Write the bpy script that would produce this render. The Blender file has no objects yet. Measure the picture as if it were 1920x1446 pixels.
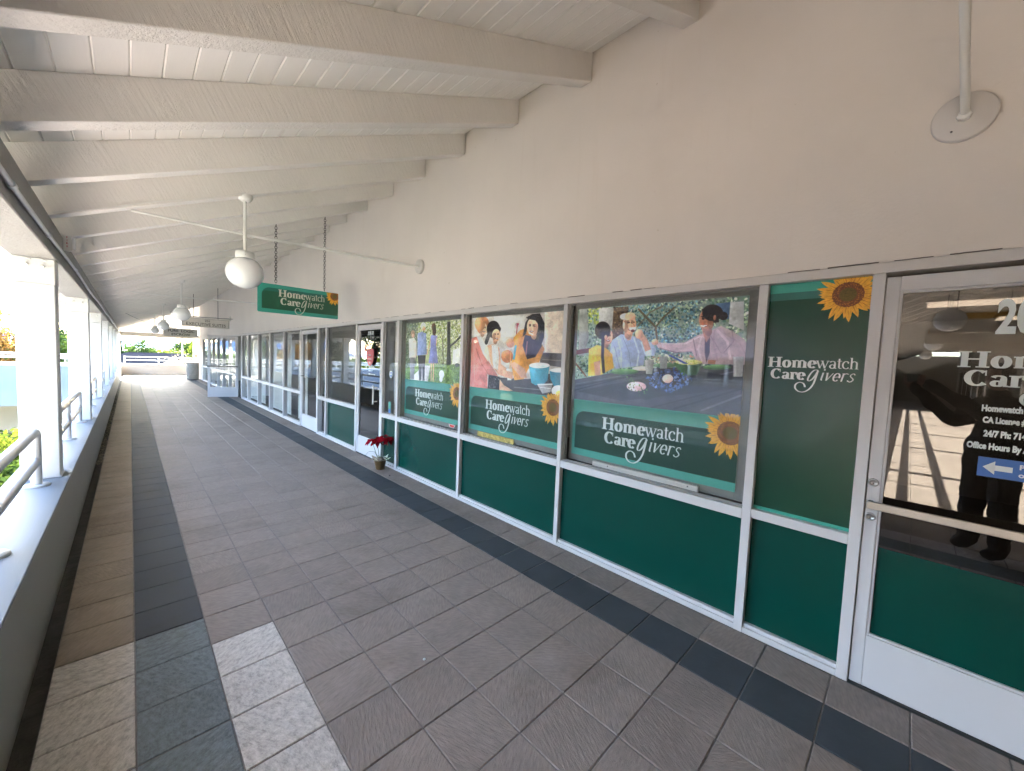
import bpy, bmesh, math, random, json
import numpy as np
from mathutils import Vector, Matrix
random.seed(7); rng=np.random.default_rng(7)
C=bpy.context.scene.collection
SC=bpy.context.scene
# ---------------- camera, world, sun, exposure ----------------
def cam_basis(yaw,pitch,roll):
    cy,sy=math.cos(yaw),math.sin(yaw); cp,sp=math.cos(pitch),math.sin(pitch)
    f=Vector((sy*cp,cy*cp,sp)); r=Vector((cy,-sy,0)); u=r.cross(f)
    c,s=math.cos(roll),math.sin(roll)
    return r*c+u*s, r*(-s)+u*c, f
cr,cu,cf=cam_basis(0.7760643537617485,-0.060618237447879364,0.04075356485957837)
CAMP=Vector((0,0,1.6464601803703875))
cam=bpy.data.cameras.new('camera'); camo=bpy.data.objects.new('camera',cam); C.objects.link(camo)
M=Matrix((( cr.x,cu.x,-cf.x,CAMP.x),(cr.y,cu.y,-cf.y,CAMP.y),(cr.z,cu.z,-cf.z,CAMP.z),(0,0,0,1)))
camo.matrix_world=M
cam.sensor_width=36; cam.lens=730.8112515369469/1920*36; cam.clip_start=0.05; cam.clip_end=6000
SC.camera=camo
SUN_EL=math.radians(30); SUN_AZ=math.radians(2)   # azimuth from +Y towards +X
w=bpy.data.worlds.new('World'); SC.world=w; w.use_nodes=True
nt=w.node_tree; nt.nodes.clear()
sky=nt.nodes.new('ShaderNodeTexSky'); sky.sky_type='NISHITA'; sky.sun_disc=False
sky.sun_elevation=SUN_EL; sky.sun_rotation=SUN_AZ; sky.air_density=1.0; sky.dust_density=1.0; sky.ozone_density=1.0
bg=nt.nodes.new('ShaderNodeBackground'); bg.inputs[1].default_value=0.15
wo=nt.nodes.new('ShaderNodeOutputWorld'); nt.links.new(sky.outputs[0],bg.inputs[0]); nt.links.new(bg.outputs[0],wo.inputs[0])
sl=bpy.data.lights.new('sun','SUN'); sl.energy=5.0; sl.angle=math.radians(0.5); sl.color=(1,0.93,0.83)
so=bpy.data.objects.new('sun',sl); C.objects.link(so)
sd=Vector((-math.sin(SUN_AZ)*math.cos(SUN_EL),-math.cos(SUN_AZ)*math.cos(SUN_EL),-math.sin(SUN_EL)))
so.rotation_euler=sd.to_track_quat('-Z','Y').to_euler(); so.location=(0,60,40)
SC.view_settings.view_transform='Standard'; SC.view_settings.look='None'; SC.view_settings.gamma=1
SC.view_settings.use_curve_mapping=False; SC.view_settings.exposure=4.85
SC.render.engine='CYCLES'
cy=SC.cycles; cy.max_bounces=9; cy.diffuse_bounces=6; cy.glossy_bounces=4; cy.transmission_bounces=4; cy.transparent_max_bounces=10
cy.caustics_reflective=False; cy.caustics_refractive=False; cy.sample_clamp_indirect=6
cy.use_adaptive_sampling=True; cy.adaptive_threshold=0.03; cy.use_denoising=True; cy.time_limit=780
try: cy.denoiser='OPENIMAGEDENOISE'; cy.denoising_input_passes='RGB_ALBEDO_NORMAL'
except Exception: pass
# ---------------- materials ----------------
def newmat(name):
    m=bpy.data.materials.new(name); m.use_nodes=True; n=m.node_tree; n.nodes.clear()
    o=n.nodes.new('ShaderNodeOutputMaterial'); p=n.nodes.new('ShaderNodeBsdfPrincipled'); n.links.new(p.outputs[0],o.inputs[0])
    return m,n,p,o
def N(n,t,**kw):
    x=n.nodes.new(t)
    for k,v in kw.items(): setattr(x,k,v)
    return x
def noise_of(n,scale,vec=None,detail=6,rough=0.6):
    x=N(n,'ShaderNodeTexNoise'); x.inputs['Scale'].default_value=scale; x.inputs['Detail'].default_value=detail; x.inputs['Roughness'].default_value=rough
    if vec is not None: n.links.new(vec,x.inputs['Vector'])
    return x.outputs['Fac']
def coords(n,scale=(1,1,1),rot=(0,0,0)):
    g=N(n,'ShaderNodeNewGeometry'); mp=N(n,'ShaderNodeMapping'); mp.inputs['Scale'].default_value=scale; mp.inputs['Rotation'].default_value=rot
    n.links.new(g.outputs['Position'],mp.inputs['Vector']); return mp.outputs[0]
def ramp(n,fac,stops):
    r=N(n,'ShaderNodeValToRGB'); e=r.color_ramp.elements
    e[0].position=stops[0][0]; e[0].color=(*stops[0][1],1); e[1].position=stops[-1][0]; e[1].color=(*stops[-1][1],1)
    for p,c in stops[1:-1]:
        q=e.new(p); q.color=(*c,1)
    n.links.new(fac,r.inputs[0]); return r.outputs[0]
def bump(n,p,h,strength=0.3,dist=0.01,prev=None):
    b=N(n,'ShaderNodeBump'); b.inputs['Strength'].default_value=strength; b.inputs['Distance'].default_value=dist
    n.links.new(h,b.inputs['Height'])
    if prev is not None: n.links.new(prev,b.inputs['Normal'])
    n.links.new(b.outputs[0],p.inputs['Normal']); return b.outputs[0]
def mul(c,k): return tuple(min(1,x*k) for x in c)
def mixc(n,a,b,fac,mode='MIX'):
    x=N(n,'ShaderNodeMixRGB',blend_type=mode)
    for i,v in ((1,a),(2,b),(0,fac)):
        if isinstance(v,(int,float)): x.inputs[i].default_value=v if i==0 else (v,v,v,1)
        elif isinstance(v,tuple): x.inputs[i].default_value=(*v,1)
        else: n.links.new(v,x.inputs[i])
    return x.outputs[0]
def simple(name,col,rough=0.6,metal=0.0,var=0.06,vscale=3.0,bs=0.0,bscale=80,coat=0.0,spec=0.5,bdist=0.002):
    m,n,p,o=newmat(name)
    f=noise_of(n,vscale,coords(n),8)
    c=ramp(n,f,[(0.3,mul(col,1-var)),(0.7,mul(col,1+var))]); n.links.new(c,p.inputs['Base Color'])
    p.inputs['Roughness'].default_value=rough; p.inputs['Metallic'].default_value=metal
    p.inputs['Specular IOR Level'].default_value=spec
    if coat: p.inputs['Coat Weight'].default_value=coat; p.inputs['Coat Roughness'].default_value=0.05
    if bs: bump(n,p,noise_of(n,bscale,coords(n),5),bs,bdist)
    return m
def dirty_paint(name,col,dirt=(0.35,0.31,0.26),amt=0.35,rough=0.5,bs=0.25,bscale=45,stretch=(1,1,1),bdist=0.004,rot=(0,0,0),coat=0):
    m,n,p,o=newmat(name)
    f=noise_of(n,2.2,coords(n,stretch),10,0.7)
    base=ramp(n,noise_of(n,0.8,coords(n)),[(0.3,mul(col,0.96)),(0.7,mul(col,1.03))])
    k=ramp(n,f,[(0.60,(0,0,0)),(0.80,(amt,amt,amt))])
    c=mixc(n,base,dirt,k); n.links.new(c,p.inputs['Base Color'])
    p.inputs['Roughness'].default_value=rough; p.inputs['Specular IOR Level'].default_value=0.35
    bump(n,p,noise_of(n,bscale,coords(n,stretch,rot),6,0.65),bs,bdist)
    return m
MT={}
def stucco_mat():
    m,n,p,o=newmat('stucco_paint')
    col=(0.665,0.615,0.57)
    base=ramp(n,noise_of(n,0.7,coords(n),5),[(0.3,mul(col,0.94)),(0.7,mul(col,1.03))])
    st=noise_of(n,1.0,coords(n,(1,9,0.5)),7,0.7); sk=ramp(n,st,[(0.58,(1,1,1)),(0.80,(0.95,0.935,0.915))]); c=mixc(n,base,sk,1.0,'MULTIPLY')
    sp=noise_of(n,24,coords(n),3,0.5); sk2=ramp(n,sp,[(0.745,(1,1,1)),(0.775,(0.80,0.77,0.72))]); c=mixc(n,c,sk2,1.0,'MULTIPLY')
    n.links.new(c,p.inputs['Base Color']); p.inputs['Roughness'].default_value=0.68; p.inputs['Specular IOR Level'].default_value=0.35
    b=bump(n,p,noise_of(n,60,coords(n),6,0.7),0.35,0.004); pa=noise_of(n,3.2,coords(n),9,0.72); pr=ramp(n,pa,[(0.5,(0,0,0)),(0.56,(1,1,1))]); bump(n,p,pr,0.10,0.004,b)
    return m
MT['stucco']=stucco_mat()
MT['side_stucco']=dirty_paint('side_stucco_paint',(0.42,0.375,0.325),amt=0.15,rough=0.8,bs=0.4,bscale=30)
MT['white']=dirty_paint('white_paint',(0.62,0.625,0.62),amt=0.10,rough=0.55,bs=0.18,bscale=14,stretch=(4,4,0.7),bdist=0.003)
MT['trim']=dirty_paint('trim_paint',(0.55,0.525,0.505),amt=0.18,rough=0.42,bs=0.08,bscale=30)
MT['alu']=dirty_paint('painted_aluminium',(0.54,0.53,0.535),dirt=(0.30,0.24,0.2),amt=0.42,rough=0.38,bs=0.06,bscale=60)
MT['metal']=simple('brushed_metal',(0.38,0.38,0.375),0.34,1.0)
MT['darkmetal']=simple('dark_metal',(0.10,0.10,0.10),0.4,0.8)
MT['gasket']=simple('grey_gasket',(0.19,0.185,0.175),0.6)
MT['chain']=simple('chain_steel',(0.11,0.10,0.095),0.5,0.7)
MT['rail']=simple('rail_paint',(0.56,0.57,0.58),0.38,0,0.05,8,0.1,50)
MT['parapet_top']=dirty_paint('parapet_top_paint',(0.20,0.215,0.235),dirt=(0.4,0.4,0.4),amt=0.22,rough=0.4,bs=0.15,bscale=10,stretch=(6,1,1))
MT['parapet_top'].node_tree.nodes['Principled BSDF'].inputs['Specular IOR Level'].default_value=0.12; MT['parapet_top'].node_tree.nodes['Principled BSDF'].inputs['Roughness'].default_value=0.6
MT['parapet_side']=dirty_paint('parapet_side_paint',(0.33,0.335,0.315),dirt=(0.25,0.25,0.22),amt=0.4,rough=0.6,bs=0.15,bscale=10,stretch=(1,1,1))
MT['blue_wall']=dirty_paint('blue_grey_stucco',(0.235,0.25,0.285),amt=0.1,rough=0.8)
MT['globe']=simple('milk_glass',(0.88,0.88,0.88),0.22,0,0.02,4,coat=0.4)
MT['plastic']=simple('white_plastic',(0.72,0.71,0.68),0.45)
MT['red']=simple('red_print',(0.5,0.03,0.02),0.5)
MT['gutter']=simple('wet_dark_gutter',(0.035,0.03,0.026),0.75,0,0.6,12,0.8,60,bdist=0.01)
MT['litter']=simple('dry_leaf_litter',(0.30,0.26,0.20),0.9,0,0.6,60)
MT['grout']=simple('grout',(0.165,0.152,0.145),0.9,0,0.25,30,0.4,150)
MT['letter']=simple('white_vinyl',(0.66,0.72,0.71),0.45,0,0.02)
MT['sign_letter']=simple('silver_letter',(0.55,0.54,0.47),0.5)
MT['teal']=simple('teal_print',(0.035,0.30,0.235),0.4,0,0.04)
MT['teal_light']=simple('pale_teal_print',(0.08,0.34,0.285),0.4,0,0.04)
MT['dgreen']=simple('dark_green_print',(0.012,0.085,0.045),0.35,0,0.05)
MT['mgreen']=simple('mid_green_print',(0.012,0.12,0.10),0.35,0,0.05)
MT['pgreen']=simple('poster_green_print',(0.013,0.056,0.038),0.35,0,0.06)
MT['film']=simple('green_window_film',(0.0008,0.045,0.033),0.22,0,0.08,1.2,coat=0.04,spec=0.3)
MT['film_top']=simple('dark_green_window_film',(0.007,0.054,0.031),0.24,0,0.08,1.0,coat=0.05,spec=0.4)
MT['signgrey']=simple('grey_sign_board',(0.48,0.47,0.44),0.5)
MT['signcream']=simple('cream_sign_board',(0.62,0.58,0.52),0.5)
MT['ink']=simple('dark_ink',(0.035,0.035,0.035),0.6)
MT['ink2']=simple('old_caulk',(0.16,0.14,0.12),0.9)
MT['blue']=simple('blue_vinyl',(0.03,0.13,0.40),0.4)
MT['rubber']=simple('black_rubber',(0.02,0.02,0.02),0.7)
MT['concrete']=simple('concrete',(0.30,0.265,0.225),0.85,0,0.15,10,0.4,60)
MT['carpet']=simple('office_carpet',(0.09,0.085,0.08),0.95)
MT['office']=simple('office_wall',(0.55,0.53,0.50),0.9)
MT['blind']=simple('vertical_blind',(0.50,0.50,0.47),0.8)
MT['slate_roof']=simple('dark_slate_roof',(0.05,0.055,0.085),0.9,0,0.2,4,spec=0.0)
MT['far_roof']=simple('far_slate_roof',(0.012,0.013,0.017),1.0,0,0.2,1,spec=0.0)
MT['bark']=simple('bark',(0.10,0.075,0.055),0.95,0,0.3,20,0.6,30)
MT['asphalt']=simple('asphalt',(0.06,0.06,0.06),0.9)
MT['court']=simple('courtyard_brick',(0.10,0.095,0.09),0.9)
MT['path']=simple('pale_path',(0.50,0.44,0.40),0.9)
MT['lawn']=simple('lawn_ground',(0.045,0.075,0.02),0.95,0,0.4,0.8)
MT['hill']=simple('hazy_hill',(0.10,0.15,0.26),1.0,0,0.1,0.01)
MT['skin']=simple('skin',(0.36,0.20,0.14),0.6)
MT['cloth']=simple('black_cloth',(0.012,0.012,0.014),0.9)
MT['denim']=simple('dark_trousers',(0.015,0.016,0.022),0.9)
MT['potfoil']=simple('brown_foil_pot',(0.17,0.10,0.04),0.35,0.3,0.3,30,0.5,80)
MT['paper']=simple('cream_paper',(0.65,0.6,0.5),0.8)
MT['leafgreen']=simple('poinsettia_leaf',(0.05,0.10,0.03),0.6)
MT['pink']=simple('pink_plaque',(0.62,0.12,0.15),0.5,0,0.15,40)
MT['yellowband']=simple('ochre_band',(0.55,0.33,0.08),0.6)
MT['disc']=simple('sunflower_disc',(0.20,0.07,0.025),0.7,0,0.5,150)
MT['disc_in']=simple('sunflower_centre',(0.13,0.09,0.02),0.7,0,0.35,120)
MT['petal']=simple('sunflower_petal',(0.80,0.40,0.03),0.5,0,0.18,60)
MT['petal_dark']=simple('sunflower_petal_shadow',(0.55,0.20,0.015),0.5,0,0.2,60)
# rough sawn painted timber
def sawn(name,col,diag=0.5):
    m,n,p,o=newmat(name)
    base=ramp(n,noise_of(n,1.3,coords(n),8),[(0.3,mul(col,0.93)),(0.7,mul(col,1.03))]); n.links.new(base,p.inputs['Base Color'])
    p.inputs['Roughness'].default_value=0.6; p.inputs['Specular IOR Level'].default_value=0.3
    g0=N(n,'ShaderNodeNewGeometry'); m1=N(n,'ShaderNodeMapping'); m1.inputs['Rotation'].default_value=(0,diag,0); n.links.new(g0.outputs['Position'],m1.inputs['Vector'])
    m2=N(n,'ShaderNodeMapping'); m2.inputs['Scale'].default_value=(48,48,5); n.links.new(m1.outputs[0],m2.inputs['Vector']); v=m2.outputs[0]
    a=noise_of(n,1.0,v,5,0.6); b1=bump(n,p,a,0.6,0.0085)
    b=noise_of(n,9,coords(n),7,0.75); k=ramp(n,b,[(0.5,(0,0,0)),(0.75,(1,1,1))]); bump(n,p,k,0.4,0.008,b1)
    return m
MT['rafter']=sawn('rough_sawn_rafter',(0.78,0.75,0.71))
MT['board']=dirty_paint('ceiling_board_paint',(0.82,0.80,0.77),amt=0.08,rough=0.6,bs=0.12,bscale=8,stretch=(5,0.6,1))
MT['header']=sawn('header_timber',(0.30,0.29,0.27),0.0)
# tiles
def tile_mat(name,col,var,kind):
    m,n,p,o=newmat(name)
    oi=N(n,'ShaderNodeObjectInfo'); g=N(n,'ShaderNodeNewGeometry')
    ad=N(n,'ShaderNodeMath',operation='ADD'); n.links.new(oi.outputs['Random'],ad.inputs[0]); n.links.new(g.outputs['Random Per Island'],ad.inputs[1])
    fr=N(n,'ShaderNodeMath',operation='FRACT'); n.links.new(ad.outputs[0],fr.inputs[0]); R=fr.outputs[0]
    ang=N(n,'ShaderNodeMath',operation='MULTIPLY'); n.links.new(R,ang.inputs[0]); ang.inputs[1].default_value=9.0
    rot=N(n,'ShaderNodeVectorRotate',rotation_type='Z_AXIS'); n.links.new(g.outputs['Position'],rot.inputs['Vector']); n.links.new(ang.outputs[0],rot.inputs['Angle'])
    def mp(sc):
        q=N(n,'ShaderNodeMapping'); q.inputs['Scale'].default_value=sc; n.links.new(rot.outputs[0],q.inputs['Vector']); return q.outputs[0]
    big=noise_of(n,5,mp((1,1,1)),6)
    c=ramp(n,big,[(0.3,mul(col,1-var)),(0.7,mul(col,1+var))])
    tone=N(n,'ShaderNodeMapRange'); n.links.new(R,tone.inputs[0]); tone.inputs[3].default_value=0.93; tone.inputs[4].default_value=1.06
    c=mixc(n,c,tone.outputs[0],1.0,'MULTIPLY')
    if kind=='cleft':
        d1=noise_of(n,1.0,mp((95,17,20)),4,0.55); d2=noise_of(n,1.0,mp((260,60,50)),4,0.6)
        fleck=ramp(n,d1,[(0.35,(0.87,0.87,0.87)),(0.65,(1.09,1.09,1.09))]); c=mixc(n,c,fleck,1.0,'MULTIPLY')
        b1=bump(n,p,d1,0.55,0.0065); bump(n,p,d2,0.5,0.003,b1)
    elif kind=='slate':
        s=noise_of(n,24,mp((1,1.7,1)),10,0.78)
        c2=ramp(n,s,[(0.38,mul(col,0.55)),(0.5,col),(0.62,mul(col,1.35))]); c=mixc(n,c,c2,0.75)
        d1=noise_of(n,13,mp((1,2.4,1)),9,0.75); b1=bump(n,p,d1,0.85,0.016)
    else:
        d1=noise_of(n,8,mp((1,3,1)),6,0.6); bump(n,p,d1,0.3,0.006)
    st=noise_of(n,1.3,coords(n),10,0.72); sk=ramp(n,st,[(0.46,(1.04,1.035,1.03)),(0.54,(1,1,1)),(0.72,(0.74,0.70,0.65))]); c=mixc(n,c,sk,1.0,'MULTIPLY')
    n.links.new(c,p.inputs['Base Color'])
    rr=ramp(n,big,[(0.3,(0.60,)*3),(0.7,(0.76,)*3)]); n.links.new(rr,p.inputs['Roughness'])
    p.inputs['Specular IOR Level'].default_value=0.2
    return m
MT['taupe']=tile_mat('taupe_cleft_tile',(0.234,0.199,0.180),0.10,'cleft')
MT['edge']=tile_mat('brown_edge_tile',(0.262,0.218,0.178),0.16,'cleft')
MT['charcoal']=tile_mat('charcoal_tile',(0.050,0.060,0.070),0.14,'smooth')
MT['greenslate']=tile_mat('green_slate_tile',(0.160,0.190,0.203),0.18,'slate')
MT['paleslate']=tile_mat('pale_slate_tile',(0.52,0.495,0.47),0.12,'slate')
MT['sidetile']=tile_mat('side_walk_tile',(0.33,0.28,0.23),0.1,'cleft')
# glass
def glass(name,tint=(0.97,0.98,0.975),boost=0.52):
    m=bpy.data.materials.new(name); m.use_nodes=True; n=m.node_tree; n.nodes.clear()
    o=N(n,'ShaderNodeOutputMaterial'); t=N(n,'ShaderNodeBsdfTransparent'); t.inputs[0].default_value=(*tint,1)
    g=N(n,'ShaderNodeBsdfGlossy'); g.inputs['Roughness'].default_value=0.0; g.inputs['Color'].default_value=(0.95,0.97,1,1)
    ge=N(n,'ShaderNodeNewGeometry'); dt=N(n,'ShaderNodeVectorMath',operation='DOT_PRODUCT'); n.links.new(ge.outputs['Incoming'],dt.inputs[0]); n.links.new(ge.outputs['Normal'],dt.inputs[1])
    ab=N(n,'ShaderNodeMath',operation='ABSOLUTE'); n.links.new(dt.outputs['Value'],ab.inputs[0])
    om=N(n,'ShaderNodeMath',operation='SUBTRACT'); om.inputs[0].default_value=1.0; n.links.new(ab.outputs[0],om.inputs[1])
    pw=N(n,'ShaderNodeMath',operation='POWER'); n.links.new(om.outputs[0],pw.inputs[0]); pw.inputs[1].default_value=5.0
    ma=N(n,'ShaderNodeMath',operation='MULTIPLY_ADD'); n.links.new(pw.outputs[0],ma.inputs[0]); ma.inputs[1].default_value=0.95; ma.inputs[2].default_value=0.045
    mu=N(n,'ShaderNodeMath',operation='MULTIPLY'); mu.use_clamp=True; n.links.new(ma.outputs[0],mu.inputs[0]); mu.inputs[1].default_value=boost
    nz=N(n,'ShaderNodeBump'); nz.inputs['Strength'].default_value=0.02; nz.inputs['Distance'].default_value=0.02
    n.links.new(noise_of(n,0.9,coords(n),1),nz.inputs['Height']); n.links.new(nz.outputs[0],g.inputs['Normal'])
    mx=N(n,'ShaderNodeMixShader'); n.links.new(mu.outputs[0],mx.inputs[0]); n.links.new(t.outputs[0],mx.inputs[1]); n.links.new(g.outputs[0],mx.inputs[2]); n.links.new(mx.outputs[0],o.inputs[0])
    return m
MT['glass']=glass('window_glass'); MT['doorglass']=glass('tinted_door_glass',(0.32,0.33,0.33),2.0)
def leafmat(name,cols,trans=0.5):
    m=bpy.data.materials.new(name); m.use_nodes=True; n=m.node_tree; n.nodes.clear()
    o=N(n,'ShaderNodeOutputMaterial'); g=N(n,'ShaderNodeNewGeometry')
    k=len(cols); c=ramp(n,g.outputs['Random Per Island'],[(i/(k-1),cols[i]) for i in range(k)])
    d=N(n,'ShaderNodeBsdfDiffuse'); n.links.new(c,d.inputs[0]); t=N(n,'ShaderNodeBsdfTranslucent'); c2=mixc(n,c,(1.0,1.0,0.6),1.0,'MULTIPLY'); n.links.new(c2,t.inputs[0])
    mx=N(n,'ShaderNodeMixShader'); mx.inputs[0].default_value=trans; n.links.new(d.outputs[0],mx.inputs[1]); n.links.new(t.outputs[0],mx.inputs[2]); n.links.new(mx.outputs[0],o.inputs[0]); return m
MT['lf_green']=leafmat('green_foliage',[(0.02,0.04,0.012),(0.035,0.06,0.02),(0.06,0.085,0.028)],0.35)
MT['lf_dark']=leafmat('dark_conifer_foliage',[(0.012,0.024,0.014),(0.022,0.038,0.02),(0.03,0.05,0.025)],0.25)
MT['lf_yellow']=leafmat('yellow_green_foliage',[(0.06,0.085,0.015),(0.11,0.135,0.025),(0.035,0.055,0.015)],0.4)
MT['lf_orange']=leafmat('autumn_foliage',[(0.16,0.08,0.025),(0.12,0.06,0.025),(0.20,0.12,0.045),(0.06,0.04,0.02)],0.4)
MT['lf_blossom']=leafmat('pale_blossom',[(0.30,0.25,0.24),(0.22,0.18,0.17),(0.36,0.31,0.28)],0.3)
MT['bract']=leafmat('red_bract',[(0.40,0.008,0.02),(0.28,0.005,0.015),(0.50,0.014,0.03)],0.25)
MT['lf_herb']=leafmat('plaque_leaves',[(0.05,0.09,0.03),(0.10,0.15,0.06),(0.03,0.05,0.03)],0.2)
MT['pinkflower']=simple('pink_blossom',(0.6,0.25,0.25),0.7)
# ---------------- mesh building ----------------
LOC={}
class MB:
    def __init__(s): s.v=[]; s.f=[]; s.m=[]; s.sm=[]; s.uv=None
    def add(s,v,f,mi=0,sm=False):
        b=len(s.v); s.v+= [tuple(p) for p in v]; s.f+=[tuple(b+i for i in q) for q in f]; s.m+=[mi]*len(f); s.sm+=[sm]*len(f); return s
    def box(s,x0,x1,y0,y1,z0,z1,c=0.0,mi=0):
        if x0>x1:x0,x1=x1,x0
        if y0>y1:y0,y1=y1,y0
        if z0>z1:z0,z1=z1,z0
        if c<=0:
            v=[(x,y,z) for x in(x0,x1) for y in(y0,y1) for z in(z0,z1)]
            return s.add(v,[(0,1,3,2),(4,6,7,5),(0,4,5,1),(2,3,7,6),(0,2,6,4),(1,5,7,3)],mi)
        c=min(c,(x1-x0)/2.01,(y1-y0)/2.01,(z1-z0)/2.01)
        X=(x0,x1);Y=(y0,y1);Z=(z0,z1); v=[];ix={}
        for i in(0,1):
            for j in(0,1):
                for k in(0,1):
                    sx=c if i==0 else -c; sy=c if j==0 else -c; sz=c if k==0 else -c
                    ix[i,j,k,0]=len(v); v.append((X[i],Y[j]+sy,Z[k]+sz))
                    ix[i,j,k,1]=len(v); v.append((X[i]+sx,Y[j],Z[k]+sz))
                    ix[i,j,k,2]=len(v); v.append((X[i]+sx,Y[j]+sy,Z[k]))
        f=[]
        for i in(0,1): f.append([ix[i,0,0,0],ix[i,1,0,0],ix[i,1,1,0],ix[i,0,1,0]])
        for j in(0,1): f.append([ix[0,j,0,1],ix[1,j,0,1],ix[1,j,1,1],ix[0,j,1,1]])
        for k in(0,1): f.append([ix[0,0,k,2],ix[1,0,k,2],ix[1,1,k,2],ix[0,1,k,2]])
        for j in(0,1):
            for k in(0,1): f.append([ix[0,j,k,1],ix[1,j,k,1],ix[1,j,k,2],ix[0,j,k,2]])
        for i in(0,1):
            for k in(0,1): f.append([ix[i,0,k,0],ix[i,1,k,0],ix[i,1,k,2],ix[i,0,k,2]])
        for i in(0,1):
            for j in(0,1): f.append([ix[i,j,0,0],ix[i,j,1,0],ix[i,j,1,1],ix[i,j,0,1]])
        for i in(0,1):
            for j in(0,1):
                for k in(0,1): f.append([ix[i,j,k,0],ix[i,j,k,1],ix[i,j,k,2]])
        cx=Vector(((x0+x1)/2,(y0+y1)/2,(z0+z1)/2)); ff=[]
        for q in f:
            P=[Vector(v[a]) for a in q]; nn=(P[1]-P[0]).cross(P[2]-P[0])
            ff.append(q if nn.dot(P[0]-cx)>0 else q[::-1])
        return s.add(v,ff,mi)
    def prism(s,pts,d,mi=0):
        """extrude 3D polygon pts by vector d"""
        n=len(pts); P=[Vector(p) for p in pts]; d=Vector(d); v=P+[p+d for p in P]
        f=[tuple(range(n))[::-1],tuple(range(n,2*n))]+[(i,(i+1)%n,n+(i+1)%n,n+i) for i in range(n)]
        return s.add(v,f,mi)
    def tube(s,pts,r,n=12,caps=True,mi=0,rr=None):
        P=[Vector(p) for p in pts]; v=[];f=[]; up=None
        for i,p in enumerate(P):
            t=(P[min(i+1,len(P)-1)]-P[max(i-1,0)]).normalized()
            if up is None: up=Vector((0,0,1)) if abs(t.z)<0.9 else Vector((1,0,0))
            a=t.cross(up).normalized(); b=a.cross(t).normalized(); up=b
            q=rr[i] if rr else r
            for k in range(n):
                th=2*math.pi*k/n; v.append(p+a*(q*math.cos(th))+b*(q*math.sin(th)))
        for i in range(len(P)-1):
            for k in range(n): f.append((i*n+k,i*n+(k+1)%n,(i+1)*n+(k+1)%n,(i+1)*n+k))
        s.add(v,f,mi,True)
        if caps:
            s.add(v[:n],[tuple(range(n))[::-1]],mi); s.add(v[-n:],[tuple(range(n))],mi)
        return s
    def lathe(s,prof,c,n=24,mi=0,axis='z',sm=True):
        v=[];f=[]
        for r,h in prof:
            for k in range(n):
                th=2*math.pi*k/n; a,b=r*math.cos(th),r*math.sin(th)
                p=(a,b,h) if axis=='z' else (h,a,b)
                v.append((c[0]+p[0],c[1]+p[1],c[2]+p[2]))
        for i in range(len(prof)-1):
            for k in range(n): f.append((i*n+k,i*n+(k+1)%n,(i+1)*n+(k+1)%n,(i+1)*n+k))
        return s.add(v,f,mi,sm)
    def build(s,name,mats,parent=None,cat=None,label=None,group=None,kind=None,loc=None):
        me=bpy.data.meshes.new(name)
        off=Vector(loc) if loc is not None else (LOC.get(parent.name,Vector((0,0,0))) if parent else Vector((0,0,0)))
        me.from_pydata([(p[0]-off.x,p[1]-off.y,p[2]-off.z) for p in s.v],[],s.f)
        if not isinstance(mats,(list,tuple)): mats=[mats]
        for m in mats: me.materials.append(m)
        me.polygons.foreach_set('material_index',s.m); me.polygons.foreach_set('use_smooth',s.sm); me.update()
        o=bpy.data.objects.new(name,me); C.objects.link(o)
        if parent:
            o.parent=parent; LOC[o.name]=off
            if loc is not None: o.location=off-LOC.get(parent.name,Vector((0,0,0)))
        elif loc is not None: o.location=off; LOC[o.name]=off
        else: LOC[o.name]=Vector((0,0,0))
        tag(o,label,cat,group,kind); return o
def tag(o,label=None,cat=None,group=None,kind=None):
    if label: o['label']=label
    if cat: o['category']=cat
    if group: o['group']=group
    if kind: o['kind']=kind
    return o
def thing(name,loc,label=None,cat=None,group=None,kind=None):
    o=bpy.data.objects.new(name,None); C.objects.link(o); o.location=loc; o.empty_display_size=0.1
    LOC[o.name]=Vector(loc); return tag(o,label,cat,group,kind)
def copy_tree(o,loc=None,parent=None,label=None):
    c=o.copy(); C.objects.link(c)
    if parent: c.parent=parent
    if loc is not None: c.location=loc
    if label: c['label']=label
    for ch in list(o.children): copy_tree(ch,None,c)
    return c
W=2.737
TILT=0.4375
def zr(X): return 3.968-TILT*(W-X)     # rafter underside
def zd(X): return 4.192-TILT*(W-X)     # deck underside
COLX=[-0.300,-0.003,0.303,0.606,0.914,1.22,1.532,1.851,2.168,2.47,W]
Y0=2.930; TS=0.3048
# ---------------- floor ----------------
floor=thing('walkway_floor',(0,0,0),kind='structure')
MB().box(-0.30,W,-6,31.6,-0.25,-0.0045).build('grout_bed',MT['grout'],floor)
def tile_kind(ci,k):     # k = row index from Y0, positive towards the camera side
    if ci in(1,8): 
        if ci==1 and k>=0: return 'greenslate'
        return 'charcoal'
    if ci==0: return 'paleslate' if k>=0 else 'edge'
    if ci==2 and k>=1: return 'paleslate'
    return 'taupe'
def tile_mesh(mb,x0,x1,y0,y1,dz=0.0):
    g=0.0028; c=0.003
    a,b,p,q=x0+g,x1-g,y0+g,y1-g
    v=[(a,p,-0.02),(b,p,-0.02),(b,q,-0.02),(a,q,-0.02),(a,p,-c+dz),(b,p,-c+dz),(b,q,-c+dz),(a,q,-c+dz),(a+c,p+c,dz),(b-c,p+c,dz),(b-c,q-c,dz),(a+c,q-c,dz)]
    mb.add(v,[(0,1,5,4),(1,2,6,5),(2,3,7,6),(3,0,4,7),(4,5,9,8),(5,6,10,9),(6,7,11,10),(7,4,8,11),(8,9,10,11)])
tcache={}
KN=9; KF=-17       # near rows k 0..9 (towards camera), far rows to -17
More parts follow.
